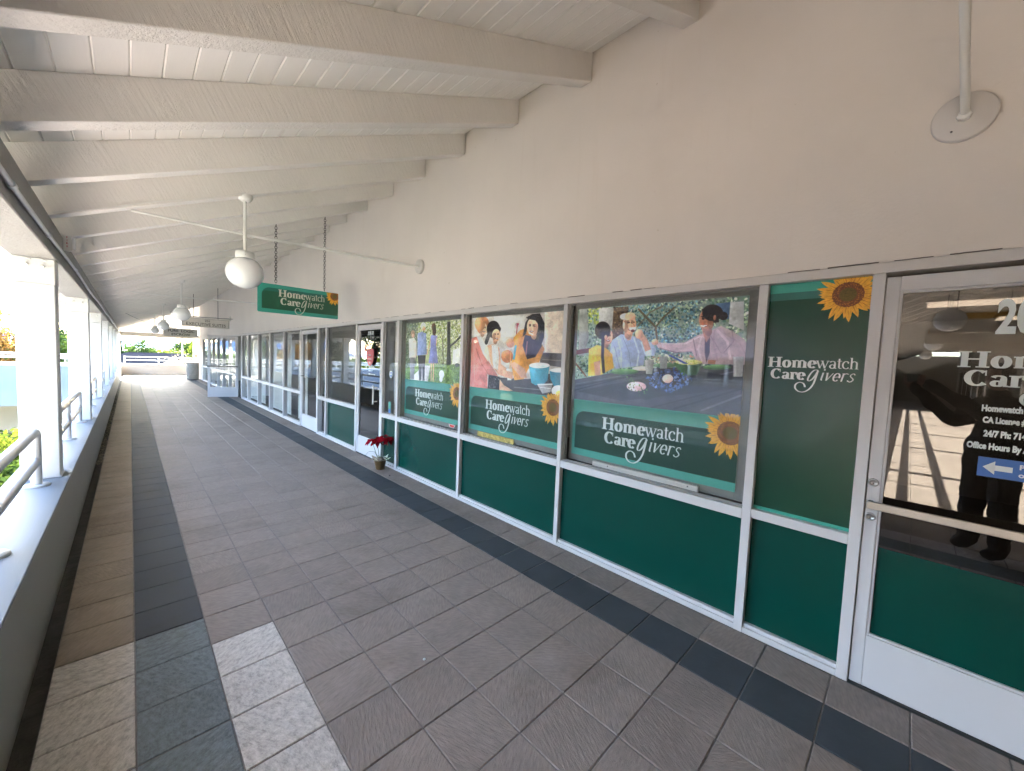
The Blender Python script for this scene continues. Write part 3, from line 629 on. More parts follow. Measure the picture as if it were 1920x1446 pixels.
# painted poster pictures (flat print)
POST=json.loads(r'''{"W3":[["p",[128,150,140],[[-0.074,-0.353],[1.06,-0.119],[1.099,0.835],[-0.024,1.025]]],["f",[[95,130,100],[70,110,95],[150,175,140],[60,90,95],[180,195,170]],[[-0.051,-0.08],[0.997,-0.03],[1.022,0.563],[-0.019,0.769]],2600,0.014],["f",[[70,120,140],[110,160,170],[40,80,90]],[[0.291,-0.003],[0.778,0.016],[0.796,0.464],[0.331,0.472]],800,0.012],["f",[[190,200,90],[150,170,60]],[[0.081,0.006],[0.166,-0.001],[0.184,0.17],[0.087,0.18]],80,0.014],["p",[150,155,150],[[0.007,-0.003],[0.068,-0.004],[0.092,0.303],[0.062,0.513],[0.017,0.514]]],["p",[185,185,182],[[0.157,0.006],[0.263,0.008],[0.26,0.225],[0.163,0.236]]],["p",[92,70,50],[[0.263,0.008],[0.364,0.01],[0.351,0.149],[0.335,0.309],[0.286,0.456],[0.258,0.457],[0.26,0.225]]],["f",[[120,95,65],[60,45,32],[140,115,80]],[[0.263,0.008],[0.361,0.01],[0.335,0.309],[0.286,0.456],[0.263,0.44]],200,0.009],["l",[95,85,60],[[0.554,0.362],[0.539,0.225],[0.488,0.144],[0.429,0.046]],0.012],["l",[95,85,60],[[0.539,0.225],[0.582,0.138],[0.637,0.055]],0.01],["l",[110,100,80],[[0.426,0.219],[0.5,0.084],[0.573,0.033]],0.007],["p",[80,110,150],[[0.85,0.046],[0.916,0.041],[0.914,0.181],[0.863,0.176]]],["p",[170,172,175],[[0.916,0.041],[0.976,0.044],[0.986,0.278],[0.916,0.221]]],["l",[120,72,58],[[-0.01,0.479],[0.11,0.45]],0.03],["l",[130,90,70],[[0.001,0.604],[0.083,0.732]],0.012],["f",[[210,200,170],[120,140,110],[190,120,90]],[[0.525,0.499],[0.796,0.464],[0.799,0.548],[0.528,0.575]],120,0.012],["p",[150,168,205],[[0.26,0.349],[0.324,0.285],[0.414,0.312],[0.462,0.361],[0.486,0.47],[0.481,0.594],[0.299,0.638],[0.253,0.474]]],["p",[165,182,215],[[0.451,0.361],[0.521,0.369],[0.552,0.437],[0.54,0.499],[0.487,0.5]]],["l",[120,138,175],[[0.335,0.309],[0.384,0.471],[0.4,0.614]],0.004],["l",[120,138,175],[[0.284,0.407],[0.325,0.619]],0.004],["p",[205,150,118],[[0.344,0.261],[0.402,0.273],[0.39,0.343],[0.369,0.351]]],["F",[205,150,118],[0.375,0.186],[0.044,0.004],[0.004,0.105],1],["e",[205,195,185],[0.345,0.111],[0.036,0.002],[0.001,0.035]],["e",[212,160,130],[0.378,0.111],[0.035,0.002],[0.002,0.041]],["e",[228,190,170],[0.34,0.2],[0.009,0.001],[0.001,0.035]],["p",[235,228,220],[[0.375,0.222],[0.421,0.217],[0.417,0.246],[0.381,0.25]]],["e",[90,35,35],[0.399,0.255],[0.012,0.0],[0.0,0.014]],["e",[60,40,35],[0.372,0.17],[0.007,0.001],[0.0,0.006]],["e",[60,40,35],[0.404,0.17],[0.006,0.0],[0.0,0.006]],["l",[190,130,100],[[0.396,0.172],[0.41,0.214]],0.005],["p",[205,150,118],[[0.422,0.253],[0.458,0.264],[0.499,0.353],[0.519,0.438],[0.485,0.461],[0.462,0.361],[0.419,0.313]]],["e",[205,150,118],[0.441,0.289],[0.026,0.001],[0.002,0.048]],["p",[232,178,62],[[0.097,0.442],[0.157,0.393],[0.222,0.423],[0.271,0.49],[0.287,0.631],[0.193,0.717],[0.102,0.732]]],["p",[205,150,118],[[0.14,0.579],[0.187,0.56],[0.195,0.716],[0.154,0.725]]],["F",[205,150,118],[0.23,0.307],[0.038,0.001],[0.003,0.084],1],["e",[45,32,30],[0.193,0.241],[0.057,0.003],[0.003,0.094]],["l",[45,32,30],[[0.199,0.339],[0.202,0.509],[0.217,0.677]],0.022],["e",[205,150,118],[0.219,0.314],[0.011,0.001],[0.0,0.024]],["p",[178,152,158],[[0.545,0.384],[0.563,0.369],[0.623,0.386],[0.71,0.372],[0.774,0.309],[0.836,0.273],[0.88,0.235],[0.94,0.289],[0.993,0.356],[1.008,0.408],[1.014,0.557],[0.784,0.563],[0.747,0.457],[0.654,0.469],[0.561,0.426]]],["l",[150,125,130],[[0.838,0.325],[0.889,0.462],[0.949,0.487]],0.006],["l",[150,125,130],[[0.897,0.3],[0.972,0.382],[1.004,0.485]],0.006],["p",[75,45,50],[[0.807,0.324],[0.832,0.284],[0.836,0.462],[0.824,0.553],[0.812,0.464]]],["p",[165,108,82],[[0.788,0.254],[0.834,0.242],[0.834,0.325],[0.816,0.379]]],["F",[165,108,82],[0.809,0.183],[0.036,0.003],[0.004,0.095],-1],["e",[45,32,30],[0.836,0.122],[0.05,0.006],[0.003,0.071]],["e",[45,32,30],[0.889,0.155],[0.02,0.002],[0.001,0.035]],["p",[45,32,30],[[0.781,0.083],[0.859,0.082],[0.871,0.205],[0.845,0.209],[0.831,0.139],[0.79,0.114]]],["e",[165,108,82],[0.849,0.165],[0.007,0.0],[0.0,0.023]],["l",[240,235,230],[[0.785,0.229],[0.8,0.237]],0.006],["e",[40,25,22],[0.791,0.167],[0.005,0.001],[0.0,0.005]],["l",[40,25,22],[[0.781,0.149],[0.799,0.149]],0.003],["p",[165,108,82],[[0.831,0.525],[0.869,0.528],[0.866,0.56],[0.831,0.56]]],["e",[205,150,118],[0.54,0.369],[0.02,0.0],[0.001,0.03]],["l",[196,172,178],[[0.866,0.274],[0.915,0.367],[0.935,0.514]],0.012],["l",[158,130,138],[[0.851,0.274],[0.852,0.393],[0.877,0.53]],0.008],["l",[198,176,182],[[0.79,0.324],[0.779,0.436],[0.799,0.534]],0.01],["l",[205,182,186],[[0.578,0.384],[0.71,0.386],[0.783,0.323]],0.006],["l",[140,115,122],[[0.57,0.426],[0.662,0.464],[0.747,0.454]],0.005],["l",[140,115,122],[[0.933,0.275],[0.944,0.368],[0.904,0.461]],0.005],["l",[140,115,122],[[0.751,0.351],[0.773,0.492]],0.006],["l",[178,192,222],[[0.41,0.328],[0.446,0.47],[0.44,0.597]],0.01],["l",[176,190,220],[[0.304,0.342],[0.331,0.472],[0.337,0.619]],0.01],["p",[72,68,74],[[-0.046,0.799],[0.284,0.681],[0.492,0.624],[1.014,0.557],[1.043,0.587],[1.06,1.01],[-0.037,1.036]]],["l",[45,42,48],[[-0.028,0.916],[0.34,0.734],[0.634,0.644]],0.006],["l",[45,42,48],[[0.349,0.962],[0.807,0.73],[1.025,0.639]],0.007],["l",[45,42,48],[[0.674,0.981],[0.889,0.83],[1.028,0.73]],0.009],["l",[100,96,102],[[-0.017,0.84],[0.34,0.709]],0.006],["l",[98,94,100],[[0.347,0.897],[0.954,0.619]],0.006],["l",[98,94,100],[[0.816,0.969],[1.024,0.783]],0.01],["p",[58,52,56],[[0.012,0.91],[0.59,0.678],[0.803,0.632],[1.019,0.667],[1.022,0.744],[0.349,0.962]]],["l",[48,44,48],[[0.01,0.856],[0.493,0.671],[0.801,0.603]],0.005],["l",[48,44,48],[[0.536,1.0],[0.811,0.834],[1.019,0.667]],0.006],["p",[60,58,60],[[0.307,0.853],[0.498,0.78],[0.597,0.874],[0.513,0.927],[0.4,0.897]]],["e",[205,198,190],[0.472,0.626],[0.059,-0.004],[0.0,0.022]],["e",[72,110,68],[0.36,0.666],[0.093,-0.008],[0.0,0.029]],["e",[98,140,88],[0.359,0.657],[0.084,-0.006],[0.001,0.018]],["e",[72,110,68],[0.875,0.588],[0.068,-0.005],[0.001,0.02]],["e",[98,140,88],[0.875,0.579],[0.059,-0.004],[0.0,0.013]],["e",[80,115,78],[0.604,0.587],[0.063,-0.004],[0.001,0.021]],["p",[62,98,62],[[0.652,0.558],[0.804,0.55],[0.78,0.662],[0.705,0.676]]],["e",[205,195,110],[0.734,0.55],[0.07,-0.002],[0.001,0.024]],["f",[[220,205,110],[150,170,70],[230,225,180]],[[0.669,0.541],[0.795,0.536],[0.792,0.559],[0.675,0.565]],70,0.007],["f",[[58,78,135],[85,105,165],[35,48,90],[70,95,150]],[[0.496,0.717],[0.569,0.634],[0.659,0.613],[0.765,0.691],[0.726,0.768],[0.641,0.838],[0.547,0.805]],330,0.013],["p",[60,85,150],[[0.619,0.489],[0.637,0.489],[0.735,0.565],[0.71,0.567]]],["e",[205,160,165],[0.443,0.805],[0.062,-0.007],[0.003,0.048]],["e",[228,190,192],[0.428,0.789],[0.03,-0.004],[0.0,0.025]],["e",[225,170,160],[0.627,0.709],[0.03,-0.004],[0.002,0.041]],["f",[[85,120,60],[60,95,50]],[[0.351,0.732],[0.404,0.702],[0.539,0.837],[0.472,0.893],[0.366,0.828]],60,0.009],["p",[150,155,155],[[0.484,0.539],[0.542,0.536],[0.537,0.676],[0.499,0.678]]],["p",[175,178,178],[[0.489,0.546],[0.503,0.546],[0.511,0.67],[0.501,0.671]]],["p",[150,148,150],[[0.946,0.494],[0.995,0.492],[0.994,0.656],[0.955,0.66]]],["p",[185,185,185],[[0.949,0.5],[0.96,0.5],[0.968,0.652],[0.96,0.652]]],["p",[140,145,145],[[0.572,0.505],[0.619,0.504],[0.619,0.616],[0.58,0.618]]]],"W2":[["p",[188,180,172],[[-0.106,-0.157],[1.043,-0.075],[1.084,1.06],[-0.064,1.176]]],["p",[205,186,168],[[0.826,-0.02],[1.045,-0.023],[1.064,0.491],[0.844,0.482]]],["p",[215,212,205],[[0.273,-0.001],[0.643,0.018],[0.652,0.28],[0.354,0.286]]],["p",[85,78,78],[[0.8,0.486],[1.064,0.491],[1.07,0.663],[0.804,0.624]]],["l",[130,120,115],[[0.825,0.567],[1.057,0.578]],0.006],["p",[70,64,64],[[0.371,0.829],[0.695,0.82],[1.07,0.663],[1.082,1.008],[0.378,1.026]]],["l",[110,104,104],[[0.55,0.941],[1.03,0.935]],0.008],["l",[170,40,60],[[0.549,0.247],[0.558,0.121]],0.01],["f",[[180,40,60],[140,20,50]],[[0.534,0.112],[0.572,0.114],[0.574,0.175],[0.536,0.172]],20,0.008],["p",[205,120,112],[[-0.025,0.302],[0.063,0.27],[0.145,0.396],[0.22,0.592],[0.357,0.807],[0.288,0.878],[0.226,0.786],[0.234,1.03],[-0.016,1.065]]],["p",[238,225,200],[[0.071,0.279],[0.126,0.28],[0.23,0.461],[0.228,0.623],[0.156,0.511]]],["l",[180,92,88],[[0.061,0.43],[0.146,0.661],[0.272,0.847]],0.008],["l",[225,150,140],[[0.026,0.362],[0.06,0.902]],0.01],["e",[190,120,80],[0.14,0.109],[0.087,0.005],[0.004,0.131]],["F",[222,172,140],[0.152,0.158],[0.054,0.004],[0.003,0.082],1],["e",[205,140,95],[0.104,0.09],[0.069,0.004],[0.004,0.1]],["p",[222,172,140],[[0.272,0.847],[0.35,0.808],[0.43,0.926],[0.539,0.989],[0.447,1.009],[0.349,0.999]]],["p",[205,150,118],[[0.213,0.397],[0.278,0.381],[0.358,0.428],[0.39,0.647],[0.531,0.761],[0.52,0.838],[0.357,0.791],[0.266,0.653]]],["p",[225,218,208],[[0.264,0.388],[0.341,0.405],[0.362,0.554],[0.354,0.736],[0.297,0.7],[0.276,0.525]]],["f",[[60,50,55]],[[0.272,0.397],[0.336,0.412],[0.354,0.729],[0.296,0.685]],30,0.004],["p",[60,50,52],[[0.241,0.802],[0.378,0.82],[0.378,1.011],[0.234,1.014]]],["f",[[200,190,180]],[[0.25,0.817],[0.371,0.829],[0.371,1.004],[0.241,1.005]],40,0.006],["e",[45,32,30],[0.279,0.177],[0.084,0.004],[0.004,0.119]],["l",[45,32,30],[[0.229,0.235],[0.197,0.348]],0.045],["F",[205,150,118],[0.317,0.258],[0.051,0.001],[0.003,0.085],1],["l",[45,32,30],[[0.248,0.139],[0.312,0.112],[0.357,0.177]],0.03],["l",[90,60,50],[[0.29,0.293],[0.34,0.318]],0.004],["p",[205,135,50],[[0.515,0.299],[0.587,0.205],[0.672,0.172],[0.746,0.255],[0.842,0.44],[0.793,0.611],[0.691,0.69],[0.646,0.825],[0.547,0.851],[0.501,0.641],[0.534,0.472]]],["p",[60,48,52],[[0.639,0.265],[0.747,0.298],[0.819,0.398],[0.756,0.541],[0.674,0.573],[0.62,0.398]]],["l",[160,100,90],[[0.667,0.354],[0.66,0.515]],0.012],["p",[45,32,30],[[0.64,0.106],[0.702,0.009],[0.783,0.01],[0.832,0.133],[0.832,0.3],[0.808,0.398],[0.75,0.391],[0.744,0.198],[0.67,0.107],[0.651,0.251],[0.616,0.294]]],["F",[214,164,134],[0.713,0.168],[0.056,0.003],[0.004,0.11],-1],["l",[245,240,238],[[0.681,0.241],[0.723,0.266]],0.008],["e",[50,30,28],[0.689,0.144],[0.008,0.002],[0.0,0.007]],["e",[50,30,28],[0.736,0.162],[0.008,0.0],[0.001,0.005]],["p",[45,32,30],[[0.643,0.046],[0.714,0.01],[0.784,0.045],[0.782,0.158],[0.74,0.09],[0.668,0.07]]],["e",[178,105,60],[0.455,0.543],[0.068,-0.002],[0.002,0.085]],["e",[205,130,70],[0.436,0.52],[0.048,-0.001],[0.003,0.054]],["l",[215,150,80],[[0.495,0.474],[0.492,0.764]],0.012],["e",[190,130,100],[0.484,0.367],[0.045,0.0],[0.003,0.06]],["p",[205,150,118],[[0.538,0.609],[0.654,0.692],[0.682,0.807],[0.622,0.813],[0.487,0.642]]],["l",[70,150,180],[[0.545,0.412],[0.531,0.564]],0.024],["p",[215,205,195],[[0.45,0.706],[0.522,0.701],[0.514,0.854],[0.469,0.859]]],["p",[205,150,118],[[0.41,0.724],[0.531,0.746],[0.527,0.838],[0.427,0.817]]],["p",[52,140,165],[[0.695,0.652],[0.895,0.641],[0.883,0.815],[0.847,0.868],[0.768,0.886],[0.726,0.861]]],["e",[235,235,235],[0.797,0.642],[0.1,-0.006],[0.001,0.034]],["e",[190,205,205],[0.797,0.644],[0.086,-0.005],[0.001,0.023]],["p",[60,150,175],[[0.726,0.687],[0.761,0.685],[0.779,0.869],[0.75,0.866]]],["p",[45,125,155],[[0.898,0.702],[1.071,0.69],[1.078,0.874],[0.945,0.878],[0.91,0.799]]],["e",[235,235,235],[0.99,0.688],[0.088,-0.006],[0.001,0.026]],["p",[150,148,150],[[0.785,0.876],[0.933,0.852],[0.916,0.951],[0.84,0.982]]],["l",[225,225,225],[[0.791,0.876],[0.928,0.856]],0.008],["l",[205,205,205],[[0.815,0.908],[0.914,0.91]],0.004],["e",[190,185,180],[0.984,0.927],[0.06,-0.007],[0.002,0.065]],["e",[225,160,60],[0.995,0.96],[0.03,-0.004],[0.001,0.034]]],"W1":[["p",[170,178,130],[[-0.204,-0.201],[1.102,-0.072],[1.129,0.735],[-0.176,0.825]]],["p",[120,132,120],[[-0.201,-0.092],[0.246,-0.057],[0.227,0.88],[-0.173,0.913]]],["f",[[205,212,130],[225,228,170],[130,150,70],[95,120,55],[235,236,205]],[[0.2,-0.041],[1.104,-0.02],[1.118,0.425],[0.262,0.51]],1700,0.016],["f",[[120,135,100],[80,95,70],[160,170,140]],[[-0.044,-0.059],[0.247,-0.037],[0.222,0.715],[-0.022,0.729]],350,0.018],["f",[[170,178,140],[190,195,170],[120,130,90]],[[0.563,0.39],[1.116,0.357],[1.126,0.666],[0.574,0.715]],300,0.018],["p",[75,72,66],[[0.759,0.022],[0.811,0.025],[0.823,0.427],[0.844,0.737],[0.763,0.742],[0.774,0.427]]],["l",[75,72,66],[[0.819,0.409],[0.908,0.337],[1.011,0.215]],0.02],["l",[100,98,88],[[0.695,0.259],[0.713,0.689]],0.014],["l",[90,88,78],[[0.562,0.351],[0.598,0.695]],0.01],["p",[110,140,62],[[0.403,0.705],[1.127,0.692],[1.138,1.011],[-0.012,1.071],[-0.02,0.814]]],["f",[[140,170,80],[85,115,50],[70,95,50]],[[0.403,0.715],[1.127,0.701],[1.138,1.011],[0.456,1.018]],420,0.013],["f",[[90,120,60],[60,85,45],[140,160,100]],[[-0.024,0.643],[0.265,0.591],[0.276,0.977],[-0.014,1.006]],200,0.014],["p",[195,190,190],[[0.359,0.738],[0.49,0.73],[0.456,0.999],[0.086,1.006]]],["p",[200,200,190],[[0.867,0.463],[1.0,0.425],[1.008,0.672],[0.865,0.681]]],["e",[70,70,66],[0.938,0.695],[0.039,-0.003],[0.0,0.028]],["p",[215,200,190],[[0.061,0.284],[0.162,0.254],[0.215,0.327],[0.229,0.552],[0.196,0.634],[0.075,0.618]]],["p",[130,128,132],[[0.087,0.608],[0.195,0.604],[0.187,0.986],[0.105,0.99]]],["e",[150,120,100],[0.141,0.192],[0.042,0.002],[0.002,0.066]],["e",[190,150,130],[0.147,0.223],[0.027,0.001],[0.0,0.038]],["p",[122,140,190],[[0.235,0.185],[0.32,0.158],[0.398,0.191],[0.424,0.547],[0.237,0.572]]],["p",[48,48,58],[[0.246,0.567],[0.403,0.559],[0.392,0.766],[0.389,0.976],[0.353,0.98],[0.337,0.709],[0.331,0.972],[0.285,0.976],[0.27,0.773]]],["e",[225,222,218],[0.34,0.062],[0.048,0.003],[0.001,0.06]],["e",[205,150,118],[0.35,0.106],[0.03,0.002],[0.001,0.04]],["e",[70,70,72],[0.306,0.982],[0.027,-0.002],[0.001,0.013]],["e",[70,70,72],[0.376,0.984],[0.026,-0.004],[0.0,0.011]],["p",[118,124,185],[[0.483,0.234],[0.558,0.208],[0.605,0.257],[0.588,0.39],[0.626,0.684],[0.457,0.692],[0.485,0.428]]],["p",[95,62,45],[[0.501,0.042],[0.563,0.054],[0.582,0.18],[0.559,0.237],[0.517,0.215]]],["e",[95,62,45],[0.534,0.091],[0.037,0.003],[0.001,0.062]],["l",[205,150,118],[[0.481,0.292],[0.432,0.506]],0.012],["l",[205,150,118],[[0.592,0.275],[0.588,0.39]],0.012],["l",[205,150,118],[[0.506,0.692],[0.514,0.972]],0.014],["l",[205,150,118],[[0.548,0.69],[0.553,0.978]],0.014],["l",[205,150,118],[[0.432,0.527],[0.42,0.547]],0.012],["e",[225,225,225],[0.692,0.859],[0.044,-0.003],[0.003,0.065]],["e",[235,235,235],[0.685,0.935],[0.028,-0.002],[0.001,0.05]],["l",[90,90,90],[[0.614,0.58],[0.647,0.806]],0.003]]}''')
def paint(shapes,Wp,Hp,seed,asp):
    r=np.random.default_rng(seed); img=np.zeros((Hp,Wp,3),np.float32)+150
    yy,xx=np.mgrid[0:Hp,0:Wp].astype(np.float32)
    def bbox(P):
        x0=max(0,int(min(p[0] for p in P))-2); x1=min(Wp,int(max(p[0] for p in P))+3); y0=max(0,int(min(p[1] for p in P))-2); y1=min(Hp,int(max(p[1] for p in P))+3); return x0,x1,y0,y1
    def inside(P,X,Y):
        c=np.zeros(X.shape,bool)
        for i in range(len(P)):
            x1,y1=P[i]; x2,y2=P[(i+1)%len(P)]
            if y1==y2: continue
            c^=((Y>y1)!=(Y>y2))&(X<(x2-x1)*(Y-y1)/(y2-y1)+x1)
        return c
    def blend(x0,x1,y0,y1,a,col):
        if x1<=x0 or y1<=y0: return
        sub=img[y0:y1,x0:x1]; a=a[...,None]; sub[:]=sub*(1-a)+np.array(col,np.float32)*a
    def polyfill(P,col,shade=True):
        x0,x1,y0,y1=bbox(P)
        if x1<=x0 or y1<=y0: return
        X=xx[y0:y1,x0:x1]; Y=yy[y0:y1,x0:x1]; a=np.zeros(X.shape,np.float32)
        for dx,dy in((.25,.25),(.75,.25),(.25,.75),(.75,.75)): a+=inside(P,X+dx-.5,Y+dy-.5)*.25
        g=1.0
        if shade:
            t=(X-X.min())/(np.ptp(X)+1e-6); g=(1.12-.24*t)[...,None]
        sub=img[y0:y1,x0:x1]; sub[:]=sub*(1-a[...,None])+np.array(col,np.float32)*g*a[...,None]
    def ell(c,ax,bx,col,shade=True,hard=6.0):
        R=max(math.hypot(*ax),math.hypot(*bx)); x0,x1,y0,y1=bbox([(c[0]-R,c[1]-R),(c[0]+R,c[1]+R)])
        if x1<=x0 or y1<=y0: return
        X=xx[y0:y1,x0:x1]-c[0]; Y=yy[y0:y1,x0:x1]-c[1]; det=ax[0]*bx[1]-ax[1]*bx[0]
        if abs(det)<1e-6: return
        u=(X*bx[1]-Y*bx[0])/det; v=(-X*ax[1]+Y*ax[0])/det; d=np.sqrt(u*u+v*v)
        a=np.clip((1-d)*max(R,1)*.8+.5,0,1).astype(np.float32)
        g=(1.10-.14*u-.14*v)[...,None] if shade else 1.0
        sub=img[y0:y1,x0:x1]; sub[:]=sub*(1-a[...,None])+np.array(col,np.float32)*g*a[...,None]
    S=lambda p:(p[0]*Wp,p[1]*Hp)
    def field(cell):
        g=r.normal(size=(Hp//cell+3,Wp//cell+3)); Y=np.arange(Hp)/cell; X=np.arange(Wp)/cell; i=Y.astype(int); j=X.astype(int); u=(Y-i)[:,None]; v=(X-j)[None]; u=u*u*(3-2*u); v=v*v*(3-2*v)
        return (g[i][:,j]*(1-u)*(1-v)+g[i+1][:,j]*u*(1-v)+g[i][:,j+1]*(1-u)*v+g[i+1][:,j+1]*u*v)
    TEX=(1+.06*field(40)+.03*field(13)+.03*field(6))[...,None].astype(np.float32)
    def face(c,ax,bx,col,d):
        col=np.array(col,float); L=lambda u,v:(c[0]+ax[0]*u+bx[0]*v,c[1]+ax[1]*u+bx[1]*v); k=lambda q,s_:(q[0]*s_,q[1]*s_)
        ell(L(-.25*d,1.0),k(ax,.5),k(bx,.45),col*.78); ell(c,ax,bx,col); ell(L(.30*d,.05),k(ax,.6),k(bx,.75),col*1.10,False); ell(L(-.55*d,.25),k(ax,.38),k(bx,.6),col*.82,False)
        for e in(-.22,.42): ell(L(e*d,-.12),k(ax,.20),k(bx,.085),col*.45,False); ell(L(e*d,-.28),k(ax,.22),k(bx,.04),col*.35,False)
        ell(L(.22*d,.18),k(ax,.11),k(bx,.20),col*.82,False); ell(L(.20*d,.12),k(ax,.06),k(bx,.20),np.minimum(col*1.2,250),False)
        ell(L(.15*d,.52),k(ax,.34),k(bx,.12),(120,45,45),False); ell(L(.15*d,.49),k(ax,.26),k(bx,.05),(240,235,228),False); ell(L(.5*d,.30),k(ax,.18),k(bx,.14),np.minimum(col*np.array((1.15,1.0,.98)),250),False)
    for s in shapes:
        if s[0]=='p': polyfill([S(p) for p in s[2]],s[1])
        elif s[0]=='e': ell(S(s[2]),S(s[3]),S(s[4]),s[1])
        elif s[0]=='F': face(S(s[2]),S(s[3]),S(s[4]),s[1],s[5])
        elif s[0]=='l':
            P=[np.array(S(p)) for p in s[2]]; w_=s[3]*Wp/2
            for a,b in zip(P[:-1],P[1:]):
                L=np.hypot(*(b-a)); n_=int(L/max(w_*.6,1))+1
                for k in range(n_+1): q=a+(b-a)*k/n_; ell(q,(w_,0),(0,w_),s[1],False)
        elif s[0]=='f':
            P=[S(p) for p in s[2]]; x0,x1,y0,y1=bbox(P); n=0; t=0
            while n<s[3] and t<s[3]*6:
                t+=1; q=(r.uniform(x0,max(x1,x0+1)),r.uniform(y0,max(y1,y0+1)))
                if not inside(P,np.array([[q[0]]]),np.array([[q[1]]]))[0,0]: continue
                n+=1; sz=s[4]*Wp*r.uniform(.35,1.0)*.7; an=r.uniform(0,3.14); k=r.uniform(.3,.9)
                col=np.array(s[1][r.integers(len(s[1]))])*r.uniform(.8,1.2)
                ell(q,(sz*math.cos(an),sz*math.sin(an)),(-sz*k*math.sin(an),sz*k*math.cos(an)),col,False)
    img*=TEX
    b=img.copy(); b[1:-1,1:-1]=(img[1:-1,1:-1]*4+img[:-2,1:-1]*2+img[2:,1:-1]*2+img[1:-1,:-2]*2+img[1:-1,2:]*2+img[:-2,:-2]+img[2:,2:]+img[:-2,2:]+img[2:,:-2])/16; img=b
    img+=r.normal(0,2.0,img.shape)
    img=img*.80+img.mean(axis=2,keepdims=True)*.20
    img=(img-120)*1.14+116
    return np.clip(img*1.22,0,252)/255
def print_material(name,arr):
    h,w_=arr.shape[:2]; im=bpy.data.images.new(name,w_,h); px=np.ones((h,w_,4),np.float32); px[...,:3]=arr[::-1]; im.pixels.foreach_set(px.ravel()); im.update(); im.pack()
    m,n,p,o=newmat(name); t=N(n,'ShaderNodeTexImage'); t.image=im; n.links.new(t.outputs[0],p.inputs['Base Color']); p.inputs['Roughness'].default_value=0.35
    return m
def quad_uv(name,P,mat,parent):
    mb=MB(); mb.add(P,[(0,1,2,3)]); o=mb.build(name,mat,parent); uv=o.data.uv_layers.new(name='uv')
    for i,c in enumerate(((0,1),(0,0),(1,0),(1,1))): uv.data[i].uv=c
    return o
# ---------------- storefront ----------------
shop=thing('storefront_building',(W,8,0),'long beige shop building with white framed windows and green panels','building')
FX=W            # front face of frame
GX=2.792        # glass plane
m=MB(); m.box(W+0.008,W+0.35,-6,27.5,2.2265,4.6); m.box(W+0.35,W+0.352,-6,27.5,2.2265,4.6) ; m=MB()
m.box(W+0.008,W+0.35,-6,27.5,2.2265,4.6); m.build('stucco_wall',MT['stucco'],shop)
MB().box(W+0.30,9,27.20,27.5,-0.02,4.6).build('stucco_wall',MT['stucco'],shop)
MB().box(W+0.001,W+0.298,26.2,27.499,0.0,2.2255,0.01).build('corner_pier',MT['stucco'],shop)
MB().box(W-0.004,W+0.10,-0.95,26.2,2.172,2.2255,0.003).build('header_frame',MT['trim'],shop)
m=MB(); m.box(W+0.001,W+0.3,-6,-0.95,0,2.226); m.build('stucco_wall',MT['stucco'],shop)
MUL=[(0.122,0.172),(0.631,0.680),(2.134,2.178),(3.624,3.671),(5.128,5.185),(5.612,5.668),(6.56,6.62),(8.006,8.06),(8.474,8.53),(9.575,9.635),(10.98,11.035),(12.34,12.395),(13.70,13.755),(15.16,15.215),(16.12,16.19),(17.20,17.27),(18.6,18.655),(20.0,20.055),(21.4,21.455),(22.8,22.855),(24.1,24.155),(-0.90,-0.85)]
for a,b in MUL: MB().box(FX,FX+0.092,a,b,0.0,2.171,0.0025).build('mullion',MT['alu'],shop)
def bay(ya,yb,lower,upper,sillz=0.052,rail=(0.722,0.785)):
    MB().box(FX+0.002,FX+0.088,ya+.0005,yb-.0005,0.0,sillz-0.018,0.002).build('sill',MT['alu'],shop)
    MB().box(FX+0.016,FX+0.088,ya+.0005,yb-.0005,sillz-0.0175,sillz+0.006,0.002).build('glazing_bead',MT['alu'],shop)
    MB().box(FX+0.001,FX+0.088,ya+.0005,yb-.0005,rail[0],rail[1],0.0025).build('mid_rail',MT['alu'],shop)
    zl=(sillz+0.0065,rail[0]-0.0005)
    def pane(z0,z1,mat,name,x=GX):
        return MB().box(x,x+0.006,ya+.0005,yb-.0005,z0,z1).build(name,mat,shop)
    if lower=='green': pane(zl[0],zl[1],MT['film'],'spandrel_panel',GX-0.012)
    else: pane(zl[0],zl[1],MT['glass'],'window_pane')
    if upper=='green': pane(rail[1]+.0005,2.1715,MT['film_top'],'window_pane',GX-0.012)
    elif upper=='glass':
        # inner dark gasket frame
        pane(rail[1]+.0005,2.1715,MT['glass'],'window_pane')
        g=MB(); t=0.014
        g.box(GX-0.012,GX-0.0005,ya+.001,ya+t,rail[1]+.001,2.171); g.box(GX-0.012,GX-0.0005,yb-t,yb-.001,rail[1]+.001,2.171)
        g.box(GX-0.0125,GX-0.001,ya+t,yb-t,rail[1]+.001,rail[1]+t); g.box(GX-0.0125,GX-0.001,ya+t,yb-t,2.171-t,2.1705)
        g.build('gasket',MT['gasket'],shop)
for a,b in((0.680,2.134),(2.178,3.624),(3.671,5.128)):
    m=MB(); m.box(2.852,2.858,a+.001,a+.085,.79,2.17); m.box(2.852,2.858,b-.085,b-.001,.79,2.17); m.box(2.852,2.858,a+.0855,b-.0855,2.10,2.17); m.box(2.852,2.858,a+.0855,b-.0855,.79,.86); m.build('inner_frame',MT['gasket'],shop)  # added grey strips imitating reflections in the dark gaps round the posters
bay(0.172,0.631,'green','green',rail=(0.742,0.797))
bay(0.680,2.134,'green','glass'); bay(2.178,3.624,'green','glass'); bay(3.671,5.128,'green','glass')
bay(5.185,5.612,'green','glass'); bay(6.62,8.006,'green','glass'); bay(8.06,8.474,'glass','glass')
for a,b in((9.635,10.98),(11.035,12.34),(12.395,13.70),(13.755,15.16),(15.215,16.12)): bay(a,b,'glass','glass')
